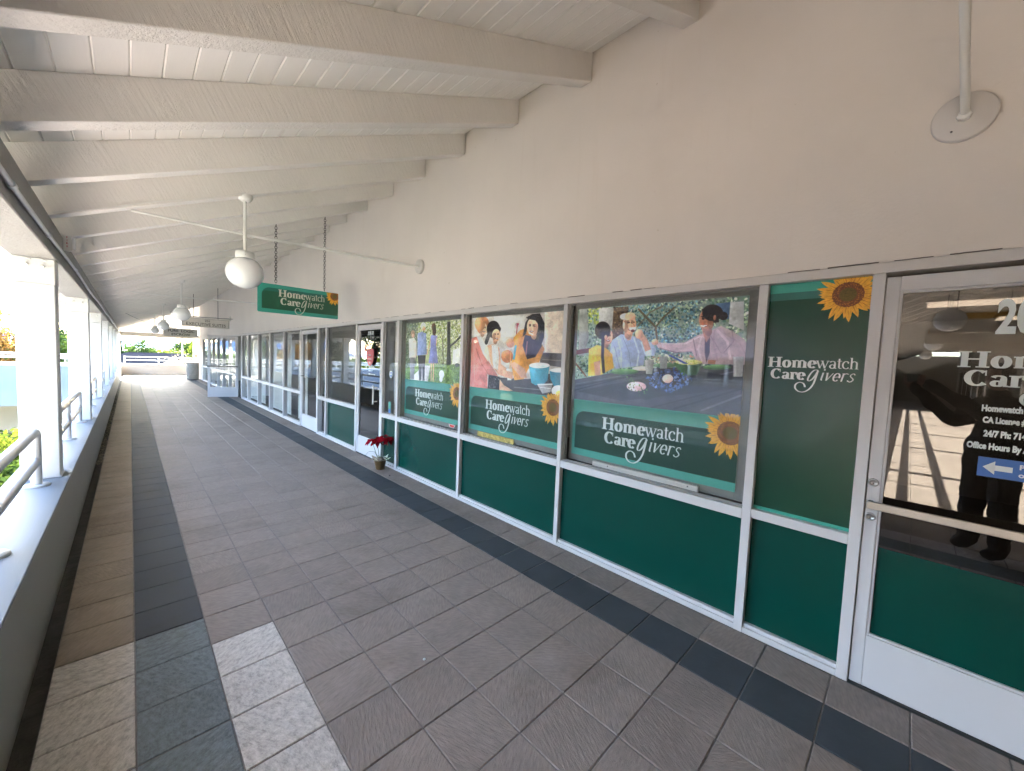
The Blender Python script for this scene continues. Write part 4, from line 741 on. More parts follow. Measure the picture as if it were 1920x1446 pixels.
for a,b in((17.27,18.6),(18.655,20.0),(20.055,21.4),(21.455,22.8),(22.855,24.1),(24.155,26.2)): bay(a,b,'glass','glass')
m=MB(); rr=random.Random(5); y=-.9
while y<16.5:
    L=rr.uniform(.03,.22); z=2.2262+rr.uniform(-.001,.002)
    if rr.random()<.62: m.box(W-.0046,W+.009,y,y+L,z,z+rr.uniform(.0012,.0035))
    y+=L+rr.uniform(.01,.18)
m.build('cracked_caulk',MT['ink2'],shop,kind='stuff')
# narrow green panel artwork
art=thing('window_graphic',(GX-0.013,0.4,1.5),'tall dark green window graphic with sunflower and white logo beside the near door','window graphic')
PX=GX-0.0125
def rect_on(mb,ya,yb,z0,z1,out,mi): mb.add([(PX-out,ya,z0),(PX-out,yb,z0),(PX-out,yb,z1),(PX-out,ya,z1)],[(0,1,2,3)],mi)
a=MB(); rect_on(a,0.6305,0.1725,2.118,2.1705,.0003,0); a.build('teal_band',MT['teal'],art)
a=MB(); rect_on(a,0.6305,0.1725,0.7975,0.817,.0003,0); a.build('teal_band',MT['teal'],art)
a=MB(); rect_on(a,0.6305,0.1725,2.075,2.1175,.0004,0); a.build('blue_green_band',MT['mgreen'],art)
a=MB(); add_logo(a,0.415,lambda x,y,o:to_wall(x,y,o,0.612,1.681,PX-.0005)); a.build('logo_lettering',MT['letter'],art)
a=MB(); add_sunflower(a,0.146,lambda x,y,o:to_wall(x,y,o,0.268,2.083,PX),clips=((1,0,0.268-0.173),(0,1,2.1705-2.083))); a.build('sunflower_print',[MT['petal'],MT['petal_dark'],MT['disc'],MT['disc_in']],art)
# posters
def poster(key,Yl,Yr,label,seed,logoY,flY):
    X=2.845; zt,zm,zb=2.134,1.338,0.845
    t=thing('window_poster',(X,(Yl+Yr)/2,zb),label,'poster','advertising posters hung behind the windows')
    MB().box(X+0.001,X+0.004,Yr,Yl,zb,zt).build('backing_sheet',MT['paper'],t)
    arr=paint(POST[key],860,512,seed,1.0)
    quad_uv('picture',[(X,Yl,zt),(X,Yl,zm),(X,Yr,zm),(X,Yr,zt)],print_material('poster_print_'+['family','kitchen','walk'][seed-1],arr),t)
    def R(name,poly,out,mat): mb=MB(); mb.add([(X-out,p[0],p[1]) for p in poly],[tuple(range(len(poly)))]); return mb.build(name,mat,t)
    R('teal_border',[(Yl,zb),(Yr,zb),(Yr,zm),(Yl,zm)],.0002,MT['teal_light'])
    q=rounded(0.03,Yl-Yr,0.060,0.395,0.09); R('banner',[(Yl-p[0],zb+p[1]) for p in q],.0004,MT['pgreen'])
    a=MB(); add_logo(a,0.685,lambda x,y,o:to_wall(x,y,o,logoY,1.115,X-.0006)); a.build('logo_lettering',MT['letter'],t)
    a=MB(); add_sunflower(a,0.172,lambda x,y,o:to_wall(x,y,o,flY,1.232,X-.0002),clips=((1,0,flY-Yr),(0,1,1.365-1.232) if 0 else (0,1,.13))); a.build('sunflower_print',[MT['petal'],MT['petal_dark'],MT['disc'],MT['disc_in']],t)
    return t
poster('W3',2.097,0.757,'poster of an old man, a girl and a woman at a garden table',1,1.792,0.812)
poster('W2',3.60,2.262,'poster of a woman pouring juice beside a girl and grandmother, middle window',2,3.31,2.335)
poster('W1',5.115,3.785,'poster of three people strolling in a leafy park, farthest of the posters',3,4.824,3.850)
# items on window ledge inside
t=thing('window_ledge_track',(2.83,1.4,0.8),'white metal track lying on the inner ledge below the garden table poster','track')
MB().box(2.815,2.838,0.98,1.85,0.786,0.832,0.003).build('track_bar',MT['trim'],t)
for y in(1.05,1.7): MB().lathe([(0,0),(0.006,0.0),(0.006,0.003)],(2.8145,y,0.815),8,axis='x').build('screw',MT['darkmetal'],t)
t=thing('leaflet',(2.84,3.2,0.79),'small yellow printed leaflet leaning behind the kitchen poster window','leaflet'); MB().box(2.832,2.835,2.83,3.42,0.787,0.842,0.0008).build('sheet',simple('leaflet_print',(0.55,0.42,0.12),0.6,0,0.5,25),t)
t=thing('red_sticker',(2.79,3.86,0.83),'small red sticker with white edge at the bottom corner of the park poster window','sticker')
def hexa(mb,Y,Z,r,x,mi,sqz=1.0): mb.add([(x,Y+r*math.cos(k),Z+sqz*r*math.sin(k)) for k in np.linspace(0,6.283,7)[:-1]],[tuple(range(6))],mi)
a=MB(); a.add([(2.7905,3.93,0.855),(2.7905,3.79,0.855),(2.7905,3.82,0.815),(2.7905,3.90,0.815)],[(0,1,2,3)],0); a.add([(2.7903,3.917,0.850),(2.7903,3.803,0.850),(2.7903,3.826,0.820),(2.7903,3.894,0.820)],[(0,1,2,3)],1); a.build('sticker_face',[MT['letter'],MT['red']],t)
t=thing('blue_sticker',(2.79,5.47,1.38),'small blue and white security sticker on the narrow window beside the plaque door','sticker')
a=MB(); hexa(a,5.44,1.385,0.055,2.7903,0); hexa(a,5.44,1.385,0.042,2.7901,1); a.add([(2.7899,5.47,1.38),(2.7899,5.41,1.38),(2.7899,5.41,1.395),(2.7899,5.47,1.395)],[(0,1,2,3)],0); a.build('sticker_face',[MT['letter'],MT['blue']],t)
t=thing('pale_sticker',(2.79,5.5,0.87),'pale blue notice sticker at the bottom of the narrow window','sticker')
a=MB(); a.add([(2.7903,5.50,0.80),(2.7903,5.43,0.80),(2.7903,5.43,0.97),(2.7903,5.50,0.97)],[(0,1,2,3)],0); a.add([(2.7901,5.50,0.80),(2.7901,5.43,0.80),(2.7901,5.43,0.86),(2.7901,5.50,0.86)],[(0,1,2,3)],1); a.build('sticker_face',[MT['teal_light'],MT['blue']],t)
# doors
def door(ya,yb,kind,glassm,hinge='far'):
    """closed narrow stile door between jambs, ya<yb"""
    x0,x1=FX+0.012,FX+0.056; st=0.055; top=(2.078,2.150); bot=(0.012,0.287)
    d=MB()
    d.box(x0,x1,ya+.004,ya+st,bot[0],top[1],0.002); d.box(x0,x1,yb-st,yb-.004,bot[0],top[1],0.002)
    d.box(x0+.0005,x1-.0005,ya+st+.0005,yb-st-.0005,top[0],top[1],0.002); d.box(x0+.0005,x1-.0005,ya+st+.0005,yb-st-.0005,bot[0],bot[1],0.002)
    for a_,b_ in((ya+st,ya+st+.012),(yb-st-.012,yb-st)): d.box(x0+.006,x1-.006,a_,b_,bot[1]+.0005,top[0]-.0005,.002)
    d.box(x0+.0065,x1-.0065,ya+st+.0125,yb-st-.0125,bot[1]+.0005,bot[1]+.012,.002); d.box(x0+.0065,x1-.0065,ya+st+.0125,yb-st-.0125,top[0]-.012,top[0]-.0005,.002)
    D=d.build('door',MT['alu'],shop)
    gx=(x0+x1)/2
    MB().box(gx,gx+.006,ya+st+.0126,yb-st-.0126,bot[1]+.0125,top[0]-.0125).build('door_glass',glassm,D)
    MB().box(x0-.006,x0+.08,ya,yb,-.004,.010,.002).build('threshold',MT['rubber'],D)
    return D,gx
# near door
D,gx=door(-0.85,0.122,'near',MT['doorglass'])
DX=gx-.0012
MB().box(DX-.0006,DX,-0.781,0.0535,0.3,0.762).build('door_film',MT['film'],D)
for z in(1.098,0.918):
    a=MB().lathe([(0.0215,0),(0.0205,-.006),(0.015,-.0085),(0.014,-.006),(0.004,-.006)],(FX+.012,0.095,z),20,axis='x'); a.build('lock',MT['metal'],D)
    MB().box(FX+.0035,FX+.0045,0.092,0.098,z-.008,z+.002).build('keyhole',MT['ink'],D)
h=MB(); h.box(FX-.055,FX-.043,-0.80,0.112,0.972,1.012,.003); h.box(FX-.0425,FX+.0115,0.088,0.108,0.98,1.004,.002); h.box(FX-.0425,FX+.0115,-0.82,-0.80,0.98,1.004,.002); h.build('handle',MT['metal'],D)
LX=DX-.0012
def wall_text(mb,s,Y,Z,size,bold,X=LX,mi=0,xs=1.0,align='LEFT',out=.0002):
    v,f=text_poly(s,size,bold,align); mb.add([to_wall(p[0]*xs,p[1],out,Y,Z,X) for p in v],f,mi)
a=MB(); add_logo(a,0.56,lambda x,y,o:to_wall(x,y*.90,o,-0.150,1.708,LX)); a.build('logo_lettering',MT['letter'],D)
a=MB(); wall_text(a,'20',-0.250,1.865,0.205,0.007,xs=.55); a.build('suite_number',MT['letter'],D)
for s,Y,Z,sz in(('Homewatch CareGivers',-0.236,1.512,0.038),('CA License #',-0.243,1.460,0.036),('24/7 Ph: 714',-0.250,1.398,0.038),('Office Hours By Appointment',-0.204,1.340,0.038)): a=MB(); wall_text(a,s,Y,Z,sz,.0021,xs=.62); a.build('small_lettering',MT['letter'],D)
a=MB(); a.add([(LX,-.243,1.215),(LX,-.60,1.215),(LX,-.60,1.303),(LX,-.243,1.303)],[(0,1,2,3)],0)
for q in([(0,0),(.035,.03),(.035,-.03)],[(.03,.012),(.085,.012),(.085,-.012),(.03,-.012)]): a.add([(LX-.0004,-.258-p[0],1.259+p[1]) for p in q],[tuple(range(len(q)))],1)
wall_text(a,'Please use',-.36,1.266,.030,.001,mi=1,out=.0005); wall_text(a,'other door',-.36,1.232,.030,.001,mi=1,out=.0005)
a.build('blue_notice',[MT['blue'],MT['letter']],D)
# 201-50 door
D,gx=door(5.668,6.56,'mid',MT['doorglass'])
a=MB(); wall_text(a,'201-50',6.22,1.985,0.085,.002,X=gx-.001,xs=.9); a.build('suite_number',MT['letter'],D)
h=MB(); h.tube([(FX-.055,5.80,0.90),(FX-.055,5.80,1.20)],.013,10); h.tube([(FX-.055,5.80,0.94),(FX+.011,5.80,0.94)],.009,8); h.tube([(FX-.055,5.80,1.16),(FX+.011,5.80,1.16)],.009,8); h.build('handle',MT['plastic'],D)
a=MB()
for z,wd in((1.46,.22),(1.40,.16),(1.345,.24)): 
    for k in range(int(wd/.03)): a.box(gx-.0022,gx-.0014,6.16-.03*k-.022,6.16-.03*k,z,z+.018)
a.build('small_lettering',MT['letter'],D)
D,gx=door(8.53,9.575,'far',MT['glass'])
h=MB(); h.tube([(FX+.011,8.62,1.14),(FX-.05,8.64,1.15),(FX-.06,8.9,1.14),(FX-.05,9.40,1.15),(FX+.011,9.42,1.15)],.010,8); h.build('handle',MT['darkmetal'],D)
# open door leaf at the far entrance
od=thing('open_door',(2.715,16.62,0),'white framed glass door standing open across the walkway','door')
ang=math.radians(200-4) ; ux,uy=-math.cos(math.radians(16)),math.sin(math.radians(16)); nx,ny=-uy,ux
def leafbox(u0,u1,z0,z1,t=0.045):
    P=[(2.715+ux*u-nx*s_,16.62+uy*u-ny*s_) for u,s_ in((u0,0),(u1,0),(u1,t),(u0,t))]
    mb=MB(); mb.prism([(p[0],p[1],z0) for p in P],(0,0,z1-z0)); return mb
Lw=0.86
fr=MB()
for q in(leafbox(0,.07,.015,2.15),leafbox(Lw-.07,Lw,.015,2.15),leafbox(.0705,Lw-.0705,2.06,2.149),leafbox(.0705,Lw-.0705,.016,.36)): fr.add(q.v,q.f)
fr.build('door_frame',MT['alu'],od)
q=leafbox(.0705,Lw-.0705,.361,2.059,.006); q.v=[(p[0]-nx*.02,p[1]-ny*.02,p[2]) for p in q.v]; q.build('door_glass',MT['glass'],od)
q=leafbox(.0,Lw+.01,1.055,1.10,.03); q.v=[(p[0]+nx*.05,p[1]+ny*.05,p[2]) for p in q.v]; q.build('push_bar',MT['darkmetal'],od)
q=leafbox(.0,Lw,1.0,1.03,.02); q.v=[(p[0]+nx*.03,p[1]+ny*.03,p[2]) for p in q.v]; q.build('push_bar',MT['alu'],od)
# interiors
it=thing('office_interior',(5,8,0),kind='structure')
def slab(name,mat,*a): return MB().box(*a).build(name,mat,it)
slab('interior_floor',MT['carpet'],2.84,8.5,-3.2,26.1,-.2,-.01)
slab('interior_ceiling',MT['office'],2.84,8.5,-3.2,26.1,2.5,2.7)
slab('back_wall',MT['office'],8.5,8.7,-3.2,26.1,-.2,2.7)
for y in(-3.2,5.40,8.27,16.9,26.2): slab('partition_wall',MT['office'],2.86 if y!=26.2 else 3.05,8.5,y-.06,y+.06,-.01,2.5)
slab('bulkhead',MT['office'],2.846,2.9,-3.14,26.1,2.19,2.5)
bl=thing('vertical_blinds',(2.95,12,0),'pale vertical blinds half drawn behind the far windows','blinds')
y=9.75
k=0
while y<16.0:
    if not(10.4<y<11.0 or 13.0<y<13.6): MB().box(2.93,2.934,y,y+.078,.06,2.12).build('blind_slat',MT['blind'],bl)
    y+=.098; k+=1
MB().box(2.92,2.95,9.7,16.05,2.121,2.16).build('blind_rail',MT['trim'],bl)
t=thing('desk',(5.2,1.6,0),'dark office desk seen dimly through the glass','desk')
MB().box(4.6,5.4,0.3,2.2,.70,.74,.004).build('desk_top',MT['bark'],t)
for x,y in((4.65,.35),(5.32,.35),(4.65,2.1),(5.32,2.1)): MB().box(x,x+.05,y,y+.05,0,.6995).build('leg',MT['darkmetal'],t)
# ---------------- lamps ----------------
def make_lamp(Y,label,X=0.81,plateY=None,brace=True,dzc=0.0):
    t=thing('globe_lamp',(X,Y,2.40),label,'lamp','white globe lamps hanging from the rafters')
    top=zr(X)
    MB().lathe([(0.0,top-.048),(.03,top-.046),(.052,top-.030),(.064,top-.006),(.064,top+.02)],(X,Y,0),24).build('canopy',MT['plastic'],t)
    MB().tube([(X,Y,2.60),(X,Y,top-.04)],.0155,12).build('stem',MT['plastic'],t)
    MB().lathe([(0.0,2.607),(.070,2.605),(.078,2.598),(.078,2.548),(.074,2.540),(.06,2.54)],(X,Y,0),28).build('collar',MT['plastic'],t)
    pr=[(.062,2.5395)]+[(.158*math.cos(a),2.405+.150*math.sin(a)) for a in np.linspace(1.12,-1.5707,22)]; MB().lathe(pr,(X,Y,0),40).build('globe',MT['globe'],t)
    for k in range(3):
        th=k*2.094+.4; p=(X+.078*math.cos(th),Y+.078*math.sin(th),2.565); MB().tube([p,(p[0]+.016*math.cos(th),p[1]+.016*math.sin(th),2.565)],.003,6).build('thumb_screw',MT['metal'],t)
    if brace:
        pY=Y if plateY is None else plateY
        MB().tube([(W-.02,pY,2.842),(1.9,pY+(Y-pY)*.4,2.812),(X,Y+.018,2.775)],.0155,10).build('brace_pipe',MT['plastic'],t)
        MB().tube([(X,Y+.018,2.775),(0.02,Y+.02,2.772)],.0105,8).build('brace_rod',MT['plastic'],t)
        MB().lathe([(0.0,-.030),(.086,-.030),(.092,-.025),(.092,.0075)],(W,pY,2.842),24,axis='x').build('wall_plate',MT['trim'],t)
        for yy,zz in((1.95,0),(2.35,0)): 
            u=(yy-.81)/(W-.81); MB().tube([(yy-.02,Y+.018+(pY-Y-.018)*u,2.775+.067*u),(yy+.02,Y+.018+(pY-Y-.018)*u,2.777+.067*u)],.0175,8).build('coupling',MT['plastic'],t)
    return t
make_lamp(4.595,'nearest white globe lamp, hanging left of the green sign')
make_lamp(11.36,'second white globe lamp down the walkway, beside the cream sign',.828)
make_lamp(18.13,'third white globe lamp down the walkway',.834)
make_lamp(24.05,'farthest small globe lamp near the end of the walkway',.82,brace=False)
# wire along rafter to lamp
t=thing('wire',(0.2,4.53,2.9),'thin wire running down the rafter side from the nearest globe lamp','wire')
pts=[(x,4.525,zr(x)+.014+.006*math.sin(x*9)) for x in np.linspace(.80,-.40,26)]; MB().tube([(0.81,4.56,zr(.81)-.03)]+pts,.0035,6).build('wire_run',MT['plastic'],t)
t=thing('wire',(0.2,27,2.9),'dark wire sagging across the ceiling near the far end','wire')
pts=[]
for u in np.linspace(0,1,16): x=-.36+u*2.9; y=17.5+u*8; pts.append((x,y,2.85+u*.25-.55*math.sin(math.pi*u)*.9))
MB().tube(pts,.006,6).build('wire_run',MT['darkmetal'],t)
t=thing('brace_pipe',(W,-.085,2.842),'white brace pipe fixed to a round plate on the wall above the near door','pipe')
MB().tube([(W-.02,-.0867,2.849),(1.05,.0627,3.447)],.0155,14).build('pipe',MT['plastic'],t)
MB().lathe([(0.0,-.016),(.098,-.016),(.104,-.012),(.104,.0075)],(W,-.085,2.842),40,axis='x').build('wall_plate',MT['trim'],t)
MB().lathe([(0.0,-.036),(.020,-.036),(.024,-.032),(.024,-.0165)],(W,-.085,2.842),8,axis='x',sm=False).build('nut',MT['plastic'],t)
MB().lathe([(0.0,-.0195),(.004,-.0195),(.004,-.0165)],(W,-.05,2.785),8,axis='x').build('screw',MT['darkmetal'],t)
# ---------------- hanging signs ----------------
def chain(x,Y,z0,z1,par,r=.0150,pitch=.033,wire=.0036):
    mb=MB(); n=int((z1-z0)/pitch); z=z0
    for i in range(n):
        zc=z1-pitch*(i+.5)
        pts=[]
        for k in range(12):
            a=2*math.pi*k/12; u=r*math.cos(a); v=(pitch*.72)*math.sin(a)
            pts.append((x+(u if i%2 else 0),Y+(0 if i%2 else u),zc+v))
        pts.append(pts[0]); pts.append(pts[1]); mb.tube(pts,wire,5,False)
    mb.tube([(x,Y,z0+.02),(x+.004,Y,z0-.01),(x,Y,z0-.035)],.0028,6)
    mb.build('chain',MT['chain'],par)
SY=6.295
t=thing('hanging_sign',(1.78,SY,2.2),'green hanging shop sign with white logo and sunflower on two chains','sign')
x0,x1,z0,z1=1.250,2.318,2.195,2.590
def board_poly(x0,x1,z0,z1,c=.045): return [(x0+.012,z0),(x1-.012,z0),(x1,z0+.012),(x1,z1-.012),(x1-.012,z1),(x0+c,z1),(x0+.012,z1-c*.55),(x0,z1-c),(x0,z0+.012)]
m=MB(); m.prism([(p[0],SY-.012,p[1]) for p in board_poly(x0,x1,z0,z1)],(0,.024,0)); m.build('sign_board',MT['teal'],t)
m=MB(); q=rounded(x0+.048,x1-.0005,z0+.052,z1-.052,.10); m.add([(p[0],SY-.0125,p[1]) for p in q],[tuple(range(len(q)))]); m.build('sign_field',MT['mgreen'],t)
m=MB(); q=rounded(x0+.048,x1-.0005,z0+.052,z1-.098,.05); m.add([(p[0],SY-.0129,p[1]) for p in q],[tuple(range(len(q)))]); m.build('sign_field',MT['dgreen'],t)
m=MB(); add_logo(m,.62,lambda x,y,o:to_front(x,y*1.08,o,1.50,2.432,SY-.0131)); m.build('logo_lettering',MT['sign_letter'],t)
m=MB(); add_sunflower(m,.138,lambda x,y,o:to_front(x,y,o,2.262,2.538,SY-.0129),clips=((1,0,.055),(0,1,.050))); m.build('sunflower_print',[MT['petal'],MT['petal_dark'],MT['disc'],MT['disc_in']],t)
chain(1.47,SY,2.60,zr(1.47),t); chain(2.115,SY,2.60,zr(2.115),t)
def text_front(mb,s,x,z,size,bold,Y,mi=0,align='CENTER',xs=1.0,out=.0006):
    v,f=text_poly(s,size,bold,align); mb.add([to_front(p[0]*xs,p[1],out,x,z,Y) for p in v],f,mi)
t=thing('hanging_sign',(1.8,16.42,2.36),'cream hanging sign reading executive suites in a thin frame','sign')
MB().box(1.19,2.445,16.405,16.435,2.37,2.665,.004).build('sign_board',MT['signcream'],t)
m=MB()
for a_ in((1.215,2.42,2.392,2.397),(1.215,2.42,2.638,2.643),(1.215,1.221,2.397,2.638),(2.414,2.42,2.397,2.638)): m.box(a_[0],a_[1],16.4035,16.4045,a_[2],a_[3])
m.build('sign_frame',MT['ink'],t)
m=MB(); text_front(m,'201',1.85,2.545,.10,.001,16.4045); text_front(m,'EXECUTIVE SUITES',1.82,2.415,.135,.001,16.4045,xs=.93); m.build('sign_lettering',MT['ink'],t)
MB().tube([(1.20,16.42,2.672),(2.55,16.42,2.72)],.009,6).build('top_bar',MT['darkmetal'],t)
for x in(1.49,2.13): MB().tube([(x,16.42,2.66),(x,16.42,zr(x))],.009,6).build('hanger_rod',MT['darkmetal'],t)
t=thing('hanging_sign',(1.8,25.0,2.25),'grey hanging sign reading pure logic escrow, farthest of the signs','sign')
MB().box(1.13,2.42,24.985,25.015,2.22,2.60,.004).build('sign_board',MT['signgrey'],t)
m=MB(); text_front(m,'PURE  LOGIC',1.80,2.43,.17,.004,24.9845); text_front(m,'ESCROW',1.78,2.255,.17,.004,24.9845); m.build('sign_lettering',MT['ink'],t)
for x in(1.42,2.13): MB().tube([(x,25,2.59),(x,25,zr(x))],.009,6).build('hanger_rod',MT['darkmetal'],t)
# strobe letters
m=MB()
for i,ch in enumerate('FIRE'):
    v,f=text_poly(ch,.020,.0004,'CENTER'); m.add([(-.380+p[0],5.2192,2.565-.026*i+p[1]) for p in v],f)
m.build('alarm_lettering',MT['red'],bpy.data.objects['fire_alarm_strobe'])
# ---------------- railings on the parapet ----------------
def make_rail(y0,y1,label):
    t=thing('pipe_railing',(-.535,(y0+y1)/2,.53),label,'railing','pipe railings between the columns')
    X=-.535; r=.031; zt,zm=.955,.725
    def bend(y0,y1,z):
        R=.045; p=[]
        for a in np.linspace(0,math.pi/2,6): p.append((X,y0+R-R*math.sin(a) if 0 else y0+R*(1-math.cos(math.pi/2-a)) ,0))
        return p
    R=.05; P=[(X,y0,.75)]
    for a in np.linspace(0,math.pi/2,6): P.append((X,y0+R*(1-math.cos(a)),zt-R+R*math.sin(a)))
    for a in np.linspace(0,math.pi/2,6): P.append((X,y1-R+R*math.sin(a),zt-R+R*math.cos(a)))
    P.append((X,y1,.75))
    MB().tube(P,r,14).build('top_rail',MT['rail'],t)
    MB().tube([(X,y0+.01,zm),(X,y1-.01,zm)],r,14).build('mid_rail',MT['rail'],t)
    for y in(y0,(y0+y1)/2,y1):
        top=.80 if y!=(y0+y1)/2 else zt-.01
        MB().tube([(X,y,.532),(X,y,top)],r*1.003,14).build('post',MT['rail'],t)
        MB().lathe([(.030,.545),(.068,.543),(.072,.538),(.072,.5305)],(X,y,0),20).build('flange',MT['rail'],t)
    return t
rl=make_rail(1.80,4.70,'nearest grey pipe railing, running out of the left edge')
for i in range(1,8):
    y0=1.80+3.58*i; 
    copy_tree(rl,(-.535,(1.80+4.70)/2+3.58*i,.53),None,'grey pipe railing on the parapet between the %s and %s columns'%(ords[i-1],ords[i]))
rs=thing('pipe_railing',(-17,1.22,.53),'pipe railing along the sunlit side walkway','railing')
for z in(.955,.725): MB().tube([(-33,1.22,z),(-.8,1.22,z)],.031,10).build('long_rail',MT['rail'],rs)
for i in range(17): MB().tube([(-1.2-1.9*i,1.22,.53),(-1.2-1.9*i,1.22,.955)],.031,8).build('post',MT['rail'],rs)
# ---------------- far end ----------------
t=thing('flat_bar_railing',(1.2,31.72,.64),'white square tube railing on the end parapet','railing')
def bar(a,b,name='bar'): MB().box(*a,*b) 
for z in(.855,1.045): MB().box(-.24,2.74,31.70,31.76,z-.028,z+.028,.004).build('rail_bar',MT['white'],t)
for x in(-.24,1.22,2.70): MB().box(x-.03,x+.03,31.698,31.762,.641,1.075,.004).build('post',MT['white'],t)
t=thing('end_post',(2.93,31.1,0),'beige square post at the far end carrying a small red fire box','post')
MB().box(2.79,3.08,31.0,31.3,0,2.30,.006).build('post_shaft',MT['stucco'],t)
MB().box(2.86,2.99,30.975,30.9995,1.10,1.30,.01).build('fire_box',simple('faded_red_box',(0.55,0.25,0.2),.5),t)
MB().box(-.643,-.39,31.2,31.42,.0,2.23,.006).build('end_corner_column',MT['stucco'],cat='column',label='narrow beige post at the far left corner of the walkway')
t=thing('planter_bin',(2.40,27.0,0),'round grey concrete litter bin at the far end beside the corner','bin')
MB().lathe([(0,.0),(.25,0),(.262,.02),(.275,.86),(.27,.90),(.235,.905),(.23,.86),(0,.85)],(2.395,27.0,0),32).build('bin_body',MT['concrete'],t)
MB().lathe([(.2615,.02),(.262,0.0),(.25,-.001)],(2.395,27.0,.001),32).build('bin_foot',MT['darkmetal'],t)
# far left wing
wing=thing('opposite_wing',(-12,33,-1),'blue-grey upper walkway wing with white railings across the garden','building')
MB().box(-30,-.725,31.6,31.8,-1.6,.44,0.0).build('fascia_wall',MT['blue_wall'],wing)
MB().box(-30,-.725,31.57,31.83,.4405,.62,.01).build('wall_cap',MT['white'],wing)
MB().box(-30,-.725,31.8,34.4,-.3,-.02).build('wing_floor',MT['concrete'],wing)
for yy in(31.7,34.4):
    for z in(.86,1.04): MB().box(-30,-.8,yy-.025,yy+.025,z-.028,z+.028,.004).build('rail_bar',MT['white'],wing)
    for x in np.arange(-29.5,-1,1.5): MB().box(x-.025,x+.025,yy-.024,yy+.024,.45 if yy>32 else .621,1.06).build('rail_post',MT['white'],wing)
MB().box(-30,-.8,34.3,34.5,-.6,.45).build('rear_wall',MT['white'],wing)
for x in np.arange(-28,-1,3.8): MB().lathe([(.22,-3.7),(.22,-1.6)],(x,32.4,0),16).build('round_column',MT['concrete'],wing)
for x in np.arange(-29,-1,7.0): MB().box(x,x+5.6,37.8,38,-3.7,-.35).build('lower_wall',MT['side_stucco'],wing)
MB().box(-30,-.8,31.81,38,-.36,-.31).build('soffit',MT['white'],wing)
# side building walls
sb=thing('side_building',(-17,-2.3,0),'beige building along the sunlit side walkway, seen mirrored in the door','building')
MB().box(-34,-.4,-2.5,-2.2,-.01,4.6).build('side_wall',MT['side_stucco'],sb)
MB().box(-.75,-.4,-6,-2.505,-.01,4.6).build('end_wall',MT['side_stucco'],sb)
MB().box(-.399,W,-6.3,-6.0,-.01,4.6).build('back_wall',MT['side_stucco'],sb)
MT['dark_side']=simple('dark_side_glass',(.03,.035,.04),.08)
for i in range(12):
    x=-2.2-i*2.5; MB().box(x-2.0,x,-2.199,-2.17,.75,2.15,.004).build('window_frame',MT['alu'],sb); MB().box(x-1.94,x-.06,-2.1695,-2.165,.80,2.10).build('window_glass',MT['dark_side'],sb)
for i,(x,cl) in enumerate(((-3.0,'first'),(-5.6,'second'),(-9.0,'third'))):
    t=thing('hanging_sign',(x,-.9,2.3),'%s white board with ochre band over the side walkway'%cl,'sign','signs over the side walkway')
    MB().box(x-.015,x+.015,-1.75,-.15,2.32,2.62,.003).build('sign_board',MT['signcream'],t); MB().box(x+.0155,x+.018,-1.72,-.18,2.52,2.60).build('sign_band',MT['yellowband'],t)
    for y in(-1.5,-.4): MB().tube([(x,y,2.615),(x,y,zs(y))],.008,6).build('hanger_rod',MT['darkmetal'],t)
for i,x in enumerate((-2.0,-7.0,-13.0)):
    t=thing('globe_lamp',(x,-.3,2.4),'%s globe lamp over the side walkway, mirrored in the near door'%['nearest','middle','farthest'][i],'lamp','globe lamps over the side walkway')
    MB().lathe([(.04,2.56)]+[(.15*math.cos(a),2.41+.15*math.sin(a)) for a in np.linspace(1.2,-1.57,14)],(x,-.3,0),24).build('globe',MT['globe'],t); MB().tube([(x,-.3,2.55),(x,-.3,zs(-.3))],.016,8).build('stem',MT['plastic'],t)
MB().box(-34.3,-34.05,-2.5,1.4,-.5,3.2).build('far_end_wall',MT['side_stucco'],sb)
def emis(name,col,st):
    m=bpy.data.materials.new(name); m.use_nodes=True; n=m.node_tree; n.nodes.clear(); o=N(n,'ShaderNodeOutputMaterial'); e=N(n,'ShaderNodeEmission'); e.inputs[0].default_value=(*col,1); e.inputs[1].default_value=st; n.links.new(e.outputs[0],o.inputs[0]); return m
MT['tube']=emis('fluorescent_diffuser',(1,.72,.52),.24)  # emission for the added glow panels
for i,(x0,y1) in enumerate(((5.95,-.06),(7.6,-.70))):  # added glowing panels imitating the warm bars in the door glass
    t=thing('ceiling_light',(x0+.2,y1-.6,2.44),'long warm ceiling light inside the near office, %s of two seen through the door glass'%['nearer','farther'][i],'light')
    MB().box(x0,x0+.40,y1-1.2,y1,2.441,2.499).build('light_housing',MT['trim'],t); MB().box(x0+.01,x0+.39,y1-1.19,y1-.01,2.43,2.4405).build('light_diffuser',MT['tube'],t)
# building across the courtyard
cb=thing('courtyard_building',(-27,15,-3.7),'two storey building with shingled roof across the courtyard, mirrored in the windows','building')
MB().box(-34,-25.5,2.5,31.5,-3.7,2.75).build('wall',MT['side_stucco'],cb)
MB().box(-23.6,-23.35,2.5,31.3,-1.5,.50).build('fascia_wall',MT['blue_wall'],cb)
MB().box(-25.5,-23.61,2.5,31.3,-.3,-.02).build('upper_floor',MT['concrete'],cb)
m=MB(); m.add([(-22.9,1.5,2.5),(-22.9,32.3,2.5),(-35,32.3,2.5),(-35,1.5,2.5),(-28.9,5.5,6.3),(-28.9,30.0,6.3)],[(0,1,5,4),(1,2,5),(2,3,4,5),(3,0,4)]); m.box(-23.05,-22.85,1.5,32.3,2.3,2.49); m.build('roof',MT['slate_roof'],cb)
for z in(.75,.98): MB().box(-23.5,-23.45,2.6,31.2,z-.03,z+.03).build('rail_bar',MT['white'],cb)
